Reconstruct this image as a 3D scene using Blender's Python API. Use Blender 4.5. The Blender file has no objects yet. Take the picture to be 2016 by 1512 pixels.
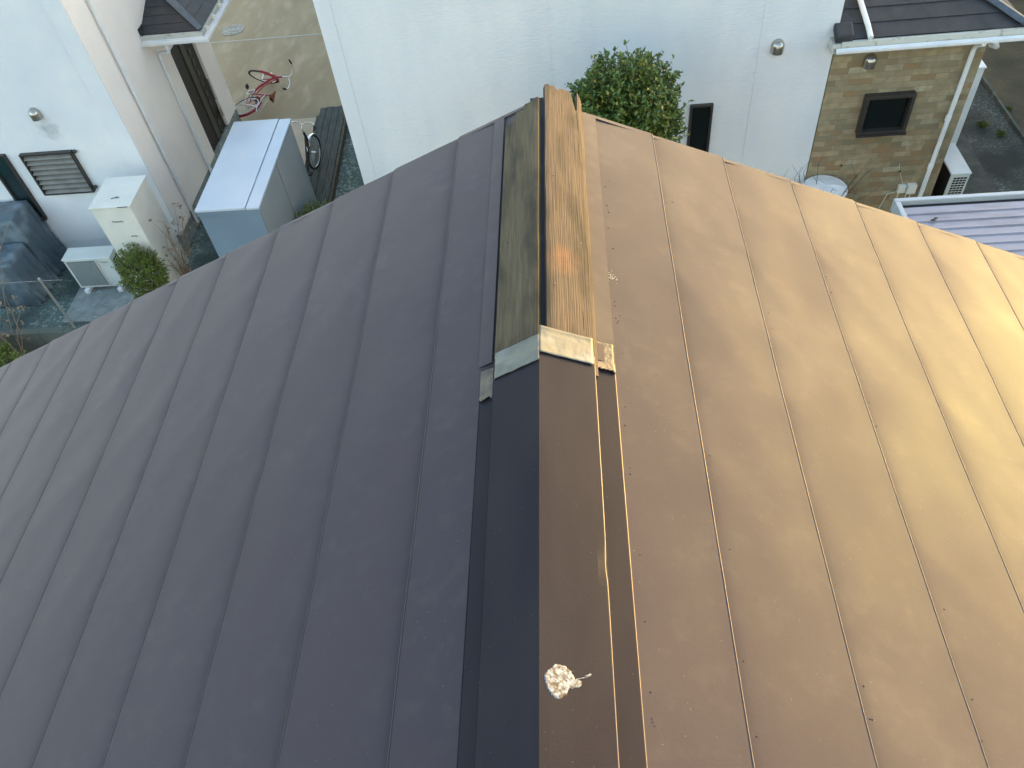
import bpy, bmesh, math, random
from mathutils import Vector, Matrix, noise
random.seed(7)
R = math.radians
scene = bpy.context.scene
col = scene.collection

# ------------------------------------------------------------------ camera, sky, sun, exposure
CAMZ = 8.4
cam_d = bpy.data.cameras.new('camera'); cam = bpy.data.objects.new('camera', cam_d); col.objects.link(cam)
cam_d.sensor_width = 36; cam_d.lens = 1569.313 / 2016 * 36
cam_d.clip_start = .05; cam_d.clip_end = 1500
A = Matrix(((0.9955182, 0.0219022, -0.0919985), (0.0424424, 0.7658634, 0.6416011), (0.0845107, -0.6426302, 0.7615014)))  # rows: camera x, y(up), z(back)
cam.matrix_world = Matrix.Translation((0, 0, CAMZ)) @ A.transposed().to_4x4()
scene.camera = cam

SUN_EL, SUN_AZ = 6.0, 57.0          # azimuth measured from +Y towards +X
w = bpy.data.worlds.new('World'); scene.world = w; w.use_nodes = True
wn = w.node_tree.nodes; wl = w.node_tree.links
sky = wn.new('ShaderNodeTexSky'); sky.sky_type = 'NISHITA'; sky.sun_disc = False
sky.sun_elevation = R(SUN_EL); sky.sun_rotation = R(SUN_AZ); sky.air_density = 1.0; sky.dust_density = 2.5; sky.ozone_density = 1.05
wl.new(sky.outputs[0], wn['Background'].inputs[0]); wn['Background'].inputs[1].default_value = .15
sd = bpy.data.lights.new('sun', 'SUN'); sun = bpy.data.objects.new('sun', sd); col.objects.link(sun)
sd.energy = .43; sd.angle = R(.6); sd.color = (1, .90, .17)
sv = Vector((math.sin(R(SUN_AZ)) * math.cos(R(SUN_EL)), math.cos(R(SUN_AZ)) * math.cos(R(SUN_EL)), math.sin(R(SUN_EL))))
sun.rotation_euler = sv.to_track_quat('Z', 'Y').to_euler()
scene.view_settings.view_transform = 'Standard'; scene.view_settings.look = 'None'
scene.view_settings.exposure = 3.0; scene.view_settings.gamma = 1
scene.render.engine = 'CYCLES'
scene.render.resolution_x = 1024; scene.render.resolution_y = 768

# ------------------------------------------------------------------ helpers
class MB:
    def __init__(s): s.v = []; s.f = []; s.sm = []
    def add(s, vs, fs, smooth=False):
        n = len(s.v); s.v += [tuple(p) for p in vs]
        s.f += [tuple(i + n for i in f) for f in fs]; s.sm += [smooth] * len(fs)
    def box(s, x0, x1, y0, y1, z0, z1, M=None):
        vs = [Vector((x, y, z)) for z in (z0, z1) for y in (y0, y1) for x in (x0, x1)]
        if M: vs = [M @ p for p in vs]
        s.add(vs, [(0, 2, 3, 1), (4, 5, 7, 6), (0, 1, 5, 4), (2, 6, 7, 3), (0, 4, 6, 2), (1, 3, 7, 5)])
    def poly(s, pts, th=None):                       # pts: planar loop, th: thickness vector
        n = len(pts); pts = [Vector(p) for p in pts]
        if th is None: s.add(pts, [tuple(range(n))]); return
        th = Vector(th)
        s.add(pts + [p + th for p in pts], [tuple(range(n))[::-1], tuple(range(n, 2 * n))] + [(i, (i + 1) % n, (i + 1) % n + n, i + n) for i in range(n)])
    def tube(s, pts, r, n=8, closed=False, cap=True):
        pts = [Vector(p) for p in pts]; m = len(pts); rs = r if isinstance(r, (list, tuple)) else [r] * m
        vs = []; up = None
        for i, p in enumerate(pts):
            if closed: d = pts[(i + 1) % m] - pts[i - 1]
            else: d = pts[min(i + 1, m - 1)] - pts[max(i - 1, 0)]
            d.normalize()
            if up is None:
                up = Vector((0, 0, 1)) if abs(d.z) < .9 else Vector((1, 0, 0))
            a = d.cross(up);
            if a.length < 1e-4: a = d.cross(Vector((1, 0.3, 0)))
            a.normalize(); b = a.cross(d).normalized(); up = b
            for k in range(n):
                t = 2 * math.pi * k / n; vs.append(p + (a * math.cos(t) + b * math.sin(t)) * rs[i])
        fs = []
        for i in range(m if closed else m - 1):
            j = (i + 1) % m
            for k in range(n): fs.append((i * n + k, i * n + (k + 1) % n, j * n + (k + 1) % n, j * n + k))
        s.add(vs, fs, True)
        if cap and not closed: s.add(vs[:n], [tuple(range(n))]); s.add(vs[-n:], [tuple(range(n))[::-1]])
    def build(s, name, mat, parent=None, bevel=0, label=None, cat=None, group=None, kind=None, sub=0):
        me = bpy.data.meshes.new(name); me.from_pydata(s.v, [], s.f); me.update()
        me.polygons.foreach_set('use_smooth', s.sm)
        b = bmesh.new(); b.from_mesh(me); bmesh.ops.recalc_face_normals(b, faces=b.faces) if len(s.f) < 20000 else None
        b.to_mesh(me); b.free()
        me.materials.append(mat)
        o = bpy.data.objects.new(name, me); col.objects.link(o)
        if parent: o.parent = parent
        if bevel:
            m = o.modifiers.new('bevel', 'BEVEL'); m.width = bevel; m.segments = 2; m.limit_method = 'ANGLE'; m.angle_limit = R(40)
        tag(o, label, cat, group, kind); return o

def tag(o, label=None, cat=None, group=None, kind=None):
    if label: o['label'] = label
    if cat: o['category'] = cat
    if group: o['group'] = group
    if kind: o['kind'] = kind
    return o
def empty(name, label, cat, loc=(0, 0, 0), group=None, M=None):
    o = bpy.data.objects.new(name, None); col.objects.link(o); o.empty_display_size = .2
    if M is not None: o.matrix_world = M
    else: o.location = loc
    return tag(o, label, cat, group)
def copy_tree(o, parent=None):
    c = o.copy(); col.objects.link(c)
    if parent: c.parent = parent
    for ch in [x for x in bpy.data.objects if x.parent == o]: copy_tree(ch, c)
    return c
def grid(mb, nu, nv, fn, smooth=True):
    vs = [fn(i / nu, j / nv) for j in range(nv + 1) for i in range(nu + 1)]
    fs = [(j * (nu + 1) + i, j * (nu + 1) + i + 1, (j + 1) * (nu + 1) + i + 1, (j + 1) * (nu + 1) + i) for j in range(nv) for i in range(nu)]
    mb.add(vs, fs, smooth)
def dome(mb, c, r, rz, axis='z', n=12, m=6, full=False):
    c = Vector(c); lo = -math.pi / 2 if full else 0
    def fn(u, v):
        t = 2 * math.pi * u; p = lo + (math.pi / 2 - lo) * v
        return c + Vector((r * math.cos(t) * math.cos(p), r * math.sin(t) * math.cos(p), rz * math.sin(p)))
    grid(mb, n, m, fn)

# ---- materials
def mat(name, base, rough=.6, metal=0, spec=.5, var=None, vscale=3, vstretch=(1, 1, 1), vdetail=5, vlo=.35, vhi=.65,
        bump=0, bscale=60, bstretch=(1, 1, 1), bdist=.01, rvar=0, specks=None, sscale=60, sthr=.08, coat=0, var2=None, v2scale=20):
    m = bpy.data.materials.new(name); m.use_nodes = True; nt = m.node_tree; N = nt.nodes; L = nt.links
    P = N['Principled BSDF']; P.inputs['Roughness'].default_value = rough; P.inputs['Metallic'].default_value = metal
    P.inputs['Specular IOR Level'].default_value = spec; P.inputs['Base Color'].default_value = (*base, 1)
    P.inputs['Coat Weight'].default_value = coat
    tc = N.new('ShaderNodeTexCoord')
    def mp(st):
        q = N.new('ShaderNodeMapping'); q.inputs['Scale'].default_value = st; L.new(tc.outputs['Object'], q.inputs[0]); return q
    out = None
    def mix(prev, c, fac):
        x = N.new('ShaderNodeMixRGB'); L.new(fac, x.inputs[0])
        if prev is None: x.inputs[1].default_value = (*base, 1)
        else: L.new(prev, x.inputs[1])
        x.inputs[2].default_value = (*c, 1); return x.outputs[0]
    def nz(sc, st, lo, hi, det=5):
        n = N.new('ShaderNodeTexNoise'); n.inputs['Scale'].default_value = sc; n.inputs['Detail'].default_value = det
        L.new(mp(st).outputs[0], n.inputs[0])
        r = N.new('ShaderNodeMapRange'); r.inputs[1].default_value = lo; r.inputs[2].default_value = hi; r.clamp = True
        L.new(n.outputs[0], r.inputs[0]); return r.outputs[0], n.outputs[0]
    if var is not None:
        f, raw = nz(vscale, vstretch, vlo, vhi, vdetail); out = mix(out, var, f)
        if rvar:
            r = N.new('ShaderNodeMapRange'); r.inputs[1].default_value = .3; r.inputs[2].default_value = .7
            r.inputs[3].default_value = rough - rvar; r.inputs[4].default_value = rough + rvar; L.new(raw, r.inputs[0]); L.new(r.outputs[0], P.inputs['Roughness'])
    if var2 is not None:
        f, raw = nz(v2scale, vstretch, .5, .72, 6); out = mix(out, var2, f)
    if specks is not None:
        v = N.new('ShaderNodeTexVoronoi'); v.inputs['Scale'].default_value = sscale; L.new(mp((1, 1, 1)).outputs[0], v.inputs[0])
        r = N.new('ShaderNodeMapRange'); r.inputs[1].default_value = sthr * 1.3; r.inputs[2].default_value = sthr; r.clamp = True
        L.new(v.outputs['Distance'], r.inputs[0]); out = mix(out, specks, r.outputs[0])
    if out is not None: L.new(out, P.inputs['Base Color'])
    if bump:
        n = N.new('ShaderNodeTexNoise'); n.inputs['Scale'].default_value = bscale; n.inputs['Detail'].default_value = 4
        L.new(mp(bstretch).outputs[0], n.inputs[0])
        b = N.new('ShaderNodeBump'); b.inputs['Strength'].default_value = bump; b.inputs['Distance'].default_value = bdist
        L.new(n.outputs[0], b.inputs['Height']); L.new(b.outputs[0], P.inputs['Normal'])
    m['P'] = 1
    return m
M = {}
M['roof'] = mat('roof_paint', (.020, .009, .017), .88, spec=.84, var=(.032, .018, .024), vscale=3.6, vlo=.42, vhi=.66, vdetail=9, rvar=.08, var2=(.032, .019, .024), v2scale=22, bump=.12, bscale=150, bdist=.002,
                specks=(.16, .14, .12), sscale=48, sthr=.032)
M['cap'] = mat('ridge_cap_paint', (.026, .021, .025), .36, spec=.08, var=(.031, .026, .029), vscale=9, vstretch=(1, .35, 1), bump=.1, bscale=260, bdist=.002,
               specks=(.12, .105, .10), sscale=60, sthr=.035)
M['zinc'] = mat('galvanised_underside', (.13, .12, .10), .5, metal=.15, var=(.20, .18, .135), vscale=14, vstretch=(1, 2, 1), rvar=.1, bump=.35, bscale=60, bdist=.003, var2=(.26, .25, .22), v2scale=9)
M['rust'] = mat('dull_flashing', (.17, .135, .10), .5, metal=.4, var=(.1, .08, .07), vscale=30, bump=.3, bscale=90)
M['seam'] = mat('seam_edge', (.06, .048, .045), .35, spec=.5)
M['hem'] = mat('sunlit_hem', (.24, .18, .14), .35, metal=.5)  # lighter colour standing in for sun glint along the right-hand folds
M['underlay'] = mat('black_roofing_felt', (.012, .016, .02), .8, var=(.05, .06, .065), vscale=20, vstretch=(1, .5, 1), vlo=.55, vhi=.7)
M['wall'] = mat('white_siding', (.71, .725, .75), .85, spec=.2, var=(.64, .665, .70), vscale=1.3, vlo=.42, vhi=.72, vstretch=(1.4, 1, .45), bump=.7, bscale=9, bstretch=(1, 1, 7), bdist=.010, var2=(.67, .685, .72), v2scale=1.3)
M['wall_l'] = mat('white_stucco_siding', (.76, .75, .755), .85, spec=.2, var=(.66, .67, .70), vscale=1.3, vlo=.35, vhi=.7, bump=.5, bscale=60, bdist=.006, var2=(.68, .68, .71), v2scale=1.5)
M['beige'] = mat('beige_stucco', (.88, .81, .75), .85, spec=.2, var=(.85, .78, .72), vscale=2, bump=.5, bscale=70, bdist=.008)
M['conc'] = mat('concrete_ground', (.37, .29, .175), .9, var=(.29, .225, .135), vscale=1.6, vdetail=10, vlo=.3, vhi=.7, bump=.4, bscale=8, bdist=.02, var2=(.42, .335, .22), v2scale=4, vstretch=(1, .35, 1))
M['pad'] = mat('pale_concrete', (.58, .46, .33), .9, var=(.52, .42, .30), vscale=3, bump=.3, bscale=40)
M['slab'] = mat('grey_concrete', (.26, .29, .28), .9, var=(.17, .19, .18), vscale=7, bump=.4, bscale=40, var2=(.36, .38, .36), v2scale=14)
M['block'] = mat('weathered_block', (.10, .115, .10), .9, var=(.05, .06, .055), vscale=3, vstretch=(.6, 1, 1), bump=.5, bscale=30, var2=(.15, .15, .12), v2scale=6)
M['soil'] = mat('dark_soil', (.05, .052, .045), .95, var=(.09, .085, .065), vscale=4, bump=.8, bscale=25, bdist=.03)
M['earth'] = mat('brown_earth', (.10, .078, .042), .95, var=(.05, .042, .026), vscale=1.5, bump=.6, bscale=15, bdist=.03)
M['white'] = mat('white_plastic', (.82, .82, .82), .4, var=(.74, .75, .76), vscale=5)
M['cream'] = mat('cream_metal', (.74, .71, .64), .45, var=(.66, .64, .58), vscale=3)
M['fascia'] = mat('dirty_fascia', (.52, .52, .47), .6, var=(.20, .18, .14), vscale=9, vlo=.58, vhi=.72)
M['tile'] = mat('dark_slate', (.022, .023, .026), .6, var=(.035, .035, .037), vscale=6, bump=.3, bscale=120)
M['hip'] = mat('grey_hip_metal', (.10, .12, .14), .4, metal=.3, var=(.07, .085, .1), vscale=8)
M['frame'] = mat('bronze_frame', (.045, .038, .034), .45, metal=.2)
M['slat'] = mat('bronze_slat', (.24, .22, .19), .45, metal=.2, var=(.18, .165, .145), vscale=6)
M['glass'] = mat('dark_glass', (.006, .010, .010), .12, spec=.5)
M['glassg'] = mat('green_glass', (.01, .035, .035), .25, spec=.5, var=(.015, .02, .025), vscale=3)
M['steel'] = mat('stainless', (.45, .43, .38), .25, metal=.9)
M['chrome'] = mat('chrome', (.75, .75, .75), .15, metal=1)
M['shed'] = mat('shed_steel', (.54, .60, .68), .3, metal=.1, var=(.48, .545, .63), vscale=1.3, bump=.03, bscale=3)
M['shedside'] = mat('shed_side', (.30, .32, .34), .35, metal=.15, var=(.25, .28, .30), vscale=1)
M['tarp'] = mat('blue_grey_tarp', (.085, .115, .14), .45, var=(.2, .24, .27), vscale=2.5, vlo=.5, vhi=.7, bump=.4, bscale=12, bdist=.03)
M['ac'] = mat('ac_housing', (.62, .63, .60), .5, var=(.55, .57, .55), vscale=4)
M['acgrill'] = mat('ac_grille', (.30, .33, .33), .5)
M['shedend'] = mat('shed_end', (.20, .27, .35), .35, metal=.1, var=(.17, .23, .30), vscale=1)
M['dark'] = mat('dark_void', (.01, .01, .01), .8)
M['door'] = mat('brown_door', (.014, .011, .008), .5, var=(.022, .017, .012), vscale=4)
M['doorl'] = mat('door_slit', (.045, .038, .03), .3)
M['deck'] = mat('weathered_deck', (.075, .085, .075), .85, var=(.04, .045, .042), vscale=6, vstretch=(6, .5, 1), bump=.6, bscale=20, bstretch=(8, .6, 1), var2=(.13, .125, .1), v2scale=12)
M['deckb'] = mat('brown_edging', (.10, .08, .055), .85, var=(.06, .05, .035), vscale=8)
M['red'] = mat('red_paint', (.36, .012, .03), .3, coat=.3)
M['blackp'] = mat('black_rubber', (.012, .012, .012), .7)
M['brownl'] = mat('brown_leather', (.22, .055, .015), .5)
M['bark'] = mat('bark', (.09, .065, .045), .9, bump=.5, bscale=40)
M['dry'] = mat('dry_stems', (.28, .2, .13), .9)
M['twig'] = mat('bare_twigs', (.05, .035, .025), .9)
M['carport'] = mat('carport_panel', (.28, .275, .33), .4, metal=.1, var=(.27, .27, .32), vscale=2.5, vstretch=(.6, 2, 1), var2=(.2, .19, .22), v2scale=3)
M['rim'] = mat('carport_rim', (.40, .43, .46), .4, metal=.1, var=(.4, .44, .47), vscale=3)
M['wire'] = mat('green_wire', (.10, .13, .12), .6, metal=.2)
M['post'] = mat('galv_post', (.30, .30, .29), .5, metal=.3)
M['added_wall'] = mat('added_house_wall', (.45, .36, .26), .9)
M['droppings'] = mat('dropping', (.30, .32, .36), .7, var=(.10, .07, .05), vscale=120, vlo=.46, vhi=.60, bump=.8, bscale=200, bdist=.002, var2=(.12, .10, .09), v2scale=150)
M['fleck'] = mat('pale_fleck', (.6, .5, .38), .8)
M['print'] = mat('dark_print', (.03, .03, .035), .6)
M['line'] = mat('painted_joint', (.42, .39, .31), .85)
M['cover'] = mat('manhole_iron', (.26, .24, .2), .6, metal=.2, var=(.42, .38, .31), vscale=15)

for k_, sh_ in (('roof', .36), ('cap', 0)):
    P_ = M[k_].node_tree.nodes['Principled BSDF']; P_.inputs['Specular Tint'].default_value = (1, .95, .97, 1); P_.inputs['Coat Weight'].default_value = .11 if k_ == 'roof' else 0; P_.inputs['Coat Roughness'].default_value = .43
    P_.inputs['Sheen Weight'].default_value = sh_; P_.inputs['Sheen Roughness'].default_value = .40; P_.inputs['Sheen Tint'].default_value = (1, .94, .94, 1)

def wood(name, a, b, c, stain=None):
    m = bpy.data.materials.new(name); m.use_nodes = True; nt = m.node_tree; N = nt.nodes; L = nt.links; P = N['Principled BSDF']
    P.inputs['Roughness'].default_value = .75; P.inputs['Specular IOR Level'].default_value = .3
    tc = N.new('ShaderNodeTexCoord')
    def nz(sc, st, lo, hi, det=6):
        q = N.new('ShaderNodeMapping'); q.inputs['Scale'].default_value = st; L.new(tc.outputs['Object'], q.inputs[0])
        n = N.new('ShaderNodeTexNoise'); n.inputs['Scale'].default_value = sc; n.inputs['Detail'].default_value = det; n.inputs['Distortion'].default_value = .25
        L.new(q.outputs[0], n.inputs[0])
        r = N.new('ShaderNodeMapRange'); r.inputs[1].default_value = lo; r.inputs[2].default_value = hi; L.new(n.outputs[0], r.inputs[0]); return r.outputs[0]
    def mix(A_, c_, f):
        x = N.new('ShaderNodeMixRGB'); L.new(f, x.inputs[0])
        if isinstance(A_, tuple): x.inputs[1].default_value = (*A_, 1)
        else: L.new(A_, x.inputs[1])
        x.inputs[2].default_value = (*c_, 1); return x.outputs[0]
    grain = nz(20, (8, .35, 3), .3, .7, 10)
    o = mix(a, b, grain)
    o = mix(o, c, nz(6, (2.8, .7, 1), .47, .70))
    fine = nz(60, (6, .10, 3), .3, .75); o = mix(o, tuple(x * .70 for x in b), nz(95, (5, .12, 3), .52, .75, 8))
    if stain:
        q = N.new('ShaderNodeVectorMath'); q.operation = 'DISTANCE'; L.new(tc.outputs['Object'], q.inputs[0]); q.inputs[1].default_value = stain[0]
        r = N.new('ShaderNodeMapRange'); r.inputs[1].default_value = stain[1]; r.inputs[2].default_value = stain[1] * .3; L.new(q.outputs['Value'], r.inputs[0])
        mm = N.new('ShaderNodeMath'); mm.operation = 'MULTIPLY'; L.new(r.outputs[0], mm.inputs[0]); L.new(nz(25, (1, .7, 1), .3, .6), mm.inputs[1])
        o = mix(o, stain[2], mm.outputs[0])
    L.new(o, P.inputs['Base Color'])
    bmp = N.new('ShaderNodeBump'); bmp.inputs['Strength'].default_value = .5; bmp.inputs['Distance'].default_value = .003
    L.new(fine, bmp.inputs['Height']); L.new(bmp.outputs[0], P.inputs['Normal']); return m
M['woodr'] = wood('sunned_board', (.128, .086, .060), (.088, .060, .042), (.040, .029, .022), ((.045, 1.52, 7.05), .07, (.21, .10, .05)))
M['woodl'] = wood('left_board', (.135, .097, .052), (.085, .061, .034), (.030, .023, .014))  # yellower grain and darker blotches than the right board

def smudge(m, pt, rad, colr):            # soot on the wall below the vent
    nt = m.node_tree; N = nt.nodes; L = nt.links; P = N['Principled BSDF']; src = P.inputs['Base Color'].links[0].from_socket
    tc = N.new('ShaderNodeTexCoord'); mpp = N.new('ShaderNodeMapping'); mpp.inputs['Location'].default_value = [-c for c in pt]; L.new(tc.outputs['Object'], mpp.inputs[0])
    ln = N.new('ShaderNodeVectorMath'); ln.operation = 'LENGTH'; L.new(mpp.outputs[0], ln.inputs[0])
    n = N.new('ShaderNodeTexNoise'); n.inputs['Scale'].default_value = 9; n.inputs['Detail'].default_value = 6; L.new(tc.outputs['Object'], n.inputs[0])
    a = N.new('ShaderNodeMath'); a.operation = 'MULTIPLY_ADD'; a.inputs[1].default_value = -.35; L.new(n.outputs[0], a.inputs[0]); L.new(ln.outputs['Value'], a.inputs[2])
    q = N.new('ShaderNodeMapRange'); q.inputs[1].default_value = rad - .175; q.inputs[2].default_value = -.175; q.inputs[4].default_value = .6; L.new(a.outputs[0], q.inputs[0])
    x = N.new('ShaderNodeMixRGB'); L.new(q.outputs[0], x.inputs[0]); L.new(src, x.inputs[1]); x.inputs[2].default_value = (*colr, 1); L.new(x.outputs[0], P.inputs['Base Color'])
smudge(M['wall_l'], (-1.19, 0, 2.42), .20, (.22, .23, .24))

def gravel(name, c1, c2, c3, sc):
    m = bpy.data.materials.new(name); m.use_nodes = True; nt = m.node_tree; N = nt.nodes; L = nt.links; P = N['Principled BSDF']
    P.inputs['Roughness'].default_value = .9; tc = N.new('ShaderNodeTexCoord')
    v = N.new('ShaderNodeTexVoronoi'); v.inputs['Scale'].default_value = sc; L.new(tc.outputs['Object'], v.inputs[0])
    s = N.new('ShaderNodeSeparateColor'); L.new(v.outputs['Color'], s.inputs[0])
    r = N.new('ShaderNodeValToRGB'); L.new(s.outputs[0], r.inputs[0])
    e = r.color_ramp.elements; e[0].color = (*c1, 1); e[1].color = (*c3, 1); e[1].position = 1; q = e.new(.7); q.color = (*c2, 1)
    n = N.new('ShaderNodeTexNoise'); n.inputs['Scale'].default_value = 1.1; L.new(tc.outputs['Object'], n.inputs[0])
    rr = N.new('ShaderNodeMapRange'); rr.inputs[1].default_value = .4; rr.inputs[2].default_value = .62; L.new(n.outputs[0], rr.inputs[0])
    x = N.new('ShaderNodeMixRGB'); L.new(rr.outputs[0], x.inputs[0]); L.new(r.outputs[0], x.inputs[1]); x.inputs[2].default_value = (*[k * .6 for k in c1], 1)
    L.new(x.outputs[0], P.inputs['Base Color'])
    b = N.new('ShaderNodeBump'); b.inputs['Distance'].default_value = .02; b.invert = True; L.new(v.outputs['Distance'], b.inputs['Height']); L.new(b.outputs[0], P.inputs['Normal'])
    return m
M['gravel'] = gravel('green_gravel', (.07, .105, .095), (.13, .18, .16), (.30, .36, .33), 26)
M['gravel2'] = gravel('dark_gravel', (.042, .048, .038), (.065, .072, .058), (.17, .17, .15), 42)

def brick():
    m = bpy.data.materials.new('sandstone_tile'); m.use_nodes = True; nt = m.node_tree; N = nt.nodes; L = nt.links; P = N['Principled BSDF']
    P.inputs['Roughness'].default_value = .9; tc = N.new('ShaderNodeTexCoord')
    sx = N.new('ShaderNodeSeparateXYZ'); L.new(tc.outputs['Object'], sx.inputs[0])
    ad = N.new('ShaderNodeMath'); L.new(sx.outputs[0], ad.inputs[0]); L.new(sx.outputs[1], ad.inputs[1])
    cb = N.new('ShaderNodeCombineXYZ'); L.new(ad.outputs[0], cb.inputs[0]); L.new(sx.outputs[2], cb.inputs[1])
    b = N.new('ShaderNodeTexBrick'); L.new(cb.outputs[0], b.inputs['Vector'])
    b.inputs['Color1'].default_value = (0, 0, 0, 1); b.inputs['Color2'].default_value = (1, 1, 1, 1); b.inputs['Mortar'].default_value = (.5, .5, .5, 1)
    b.inputs['Scale'].default_value = 1; b.inputs['Brick Width'].default_value = .235; b.inputs['Row Height'].default_value = .086; b.inputs['Mortar Size'].default_value = .002
    b.offset = .37; b.squash = .7; b.squash_frequency = 3
    r = N.new('ShaderNodeValToRGB'); L.new(b.outputs['Color'], r.inputs[0]); r.color_ramp.interpolation = 'LINEAR'
    e = r.color_ramp.elements; e[0].color = (.26, .19, .11, 1); e[1].color = (.44, .39, .27, 1)
    for p, c in ((.10, (.27, .17, .085)), (.22, (.27, .22, .135)), (.5, (.37, .29, .175)), (.7, (.29, .25, .155)), (.85, (.20, .165, .10))):
        q = e.new(p); q.color = (*c, 1)
    n = N.new('ShaderNodeTexNoise'); n.inputs['Scale'].default_value = 9; n.inputs['Detail'].default_value = 8; L.new(tc.outputs['Object'], n.inputs[0])
    rr = N.new('ShaderNodeMapRange'); rr.inputs[1].default_value = .40; rr.inputs[2].default_value = .62; rr.inputs[4].default_value = .45; L.new(n.outputs[0], rr.inputs[0])
    x = N.new('ShaderNodeMixRGB'); L.new(rr.outputs[0], x.inputs[0]); L.new(r.outputs[0], x.inputs[1]); x.inputs[2].default_value = (.19, .15, .09, 1)
    y = N.new('ShaderNodeMixRGB'); L.new(b.outputs['Fac'], y.inputs[0]); L.new(x.outputs[0], y.inputs[1]); y.inputs[2].default_value = (.25, .21, .14, 1)
    L.new(y.outputs[0], P.inputs['Base Color'])
    mx = N.new('ShaderNodeMath'); mx.operation = 'SUBTRACT'; L.new(n.outputs[0], mx.inputs[0]); L.new(b.outputs['Fac'], mx.inputs[1])
    bp = N.new('ShaderNodeBump'); bp.inputs['Distance'].default_value = .01; bp.inputs['Strength'].default_value = .7; L.new(mx.outputs[0], bp.inputs['Height']); L.new(bp.outputs[0], P.inputs['Normal'])
    return m
M['brick'] = brick()
def leafmat(name, c1, c2, c3, sc=5):
    m = bpy.data.materials.new(name); m.use_nodes = True; nt = m.node_tree; N = nt.nodes; L = nt.links; P = N['Principled BSDF']
    P.inputs['Roughness'].default_value = .5; tc = N.new('ShaderNodeTexCoord')
    g = N.new('ShaderNodeNewGeometry')
    r = N.new('ShaderNodeValToRGB'); L.new(g.outputs['Random Per Island'], r.inputs[0])
    e = r.color_ramp.elements; e[0].color = (*c1, 1); e[1].color = (*c3, 1); q = e.new(.6); q.color = (*c2, 1); q = e.new(.93); q.color = (*c2, 1)
    L.new(r.outputs[0], P.inputs['Base Color']); return m
M['leaf'] = leafmat('broad_leaves', (.030, .075, .014), (.105, .16, .026), (.30, .22, .03))
M['leafy'] = leafmat('box_leaves', (.06, .10, .01), (.14, .19, .02), (.22, .2, .03))
M['leafg'] = leafmat('grass_leaves', (.05, .09, .015), (.12, .16, .03), (.2, .18, .05))

# ------------------------------------------------------------------ ground
def slabo(name, x0, x1, y0, y1, z, m, label=None, cat=None, kind='structure', th=.0, M_=None):
    b = MB()
    if th: b.box(x0, x1, y0, y1, z - th, z, M_)
    else: b.poly([(x0, y0, z), (x1, y0, z), (x1, y1, z), (x0, y1, z)])
    return b.build(name, m, label=label, cat=cat, kind=kind)
slabo('ground', -300, 300, -300, 300, -.02, M['soil'])
slabo('gravel_ground', -14, -3.18, 8.2, 14.30, -.012, M['gravel'])
slabo('gravel_yard', 3.52, 7.62, 8.0, 30, -.012, M['gravel2'])
slabo('concrete_yard', -12, 3.52, 14.3, 24, 0, M['conc'])
slabo('earth_path', 7.66, 22, 6, 30, .02, M['earth'], th=.04)
slabo('concrete_paving', -6.5, -4.80, 11.2, 14.29, .012, M['pad'], th=.03)
slabo('painted_line', -9, -3.2, 17.84, 17.90, .004, M['line'])
slabo('dark_strip', 5.9, 6.75, 9.0, 12.4, -.006, M['soil'])  # narrow band in the dark ground tone over the gravel
slabo('kerb', 7.62, 7.66, 8, 30, .05, M['block'], th=.14)

# ------------------------------------------------------------------ the metal roof we stand over
RX, YG, TH = -.086, 2.271, R(24.25)
ct, st_ = math.cos(TH), math.sin(TH)
HR = CAMZ - 1.325                      # apex of the sheet plane
PITCH = .2348
house = empty('ridge_roof_house', 'brown sheet-metal gable roof whose ridge runs away from the viewer with its capping half stripped', 'house', (RX, 0, 0))
def rp(side, s, y, off=0):             # s: horizontal distance from ridge; off: normal offset (local to house)
    return Vector((side * (s + off * st_), y, HR - s * math.tan(TH) + off * ct))
_rc = random.Random(12)
CREASE = {(sd_, k): [(_rc.uniform(-.6, 2.27), _rc.uniform(-.10, .10), _rc.uniform(.5, 1.2), _rc.choice((-1, 1))) for _ in range(4)] for sd_ in (-1, 1) for k in range(20)}
def panel_off(side, k, t, y):
    lap = .0050 * t - .0030 * math.exp(-t / .05) + .0006 * math.exp(-((t - .985) / .03) ** 2)
    if k == 0: lap -= .0045 * (1 - t)
    far = min(1, max(0, (y - .2) / 1.6))
    amp = (.0008 + .0025 * far) * (1 - .15 * t)
    a = 1.25 * noise.noise(Vector((k * 3.7 + t * 1.7 + side * 40, y * 3.2, k * 1.9)))
    b = noise.noise(Vector((k * 1.3 + t * 2.2 - side * 17, y * 7.5 + t * 1.5, 5.5 + k)))
    c = 1 - abs(noise.noise(Vector((k * 5.1 + t * .5, y * 2.4 + t * 1.1, 9.3 + side))))     # soft creases
    cr = 0
    for yc, sl, a_, sg in CREASE[(side, k)]:
        d = y - yc - sl * (1 - t)
        if abs(d) < .14:
            cr += sg * a_ * math.exp(-(d / .045) ** 2 if d > 0 else -(d / .016) ** 2) * math.exp(-(1 - t) / .35 if sg > 0 else -t / .35)
    lap += .0013 * cr * (.25 + .75 * far) * (0 if k == 0 else 1)
    return lap + amp * (t if k == 0 else 1) * (1.0 * a + .32 * b + .8 * (c ** 4)) * (.35 + .65 * math.sin(math.pi * min(1, t * .85 + .15)))
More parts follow.
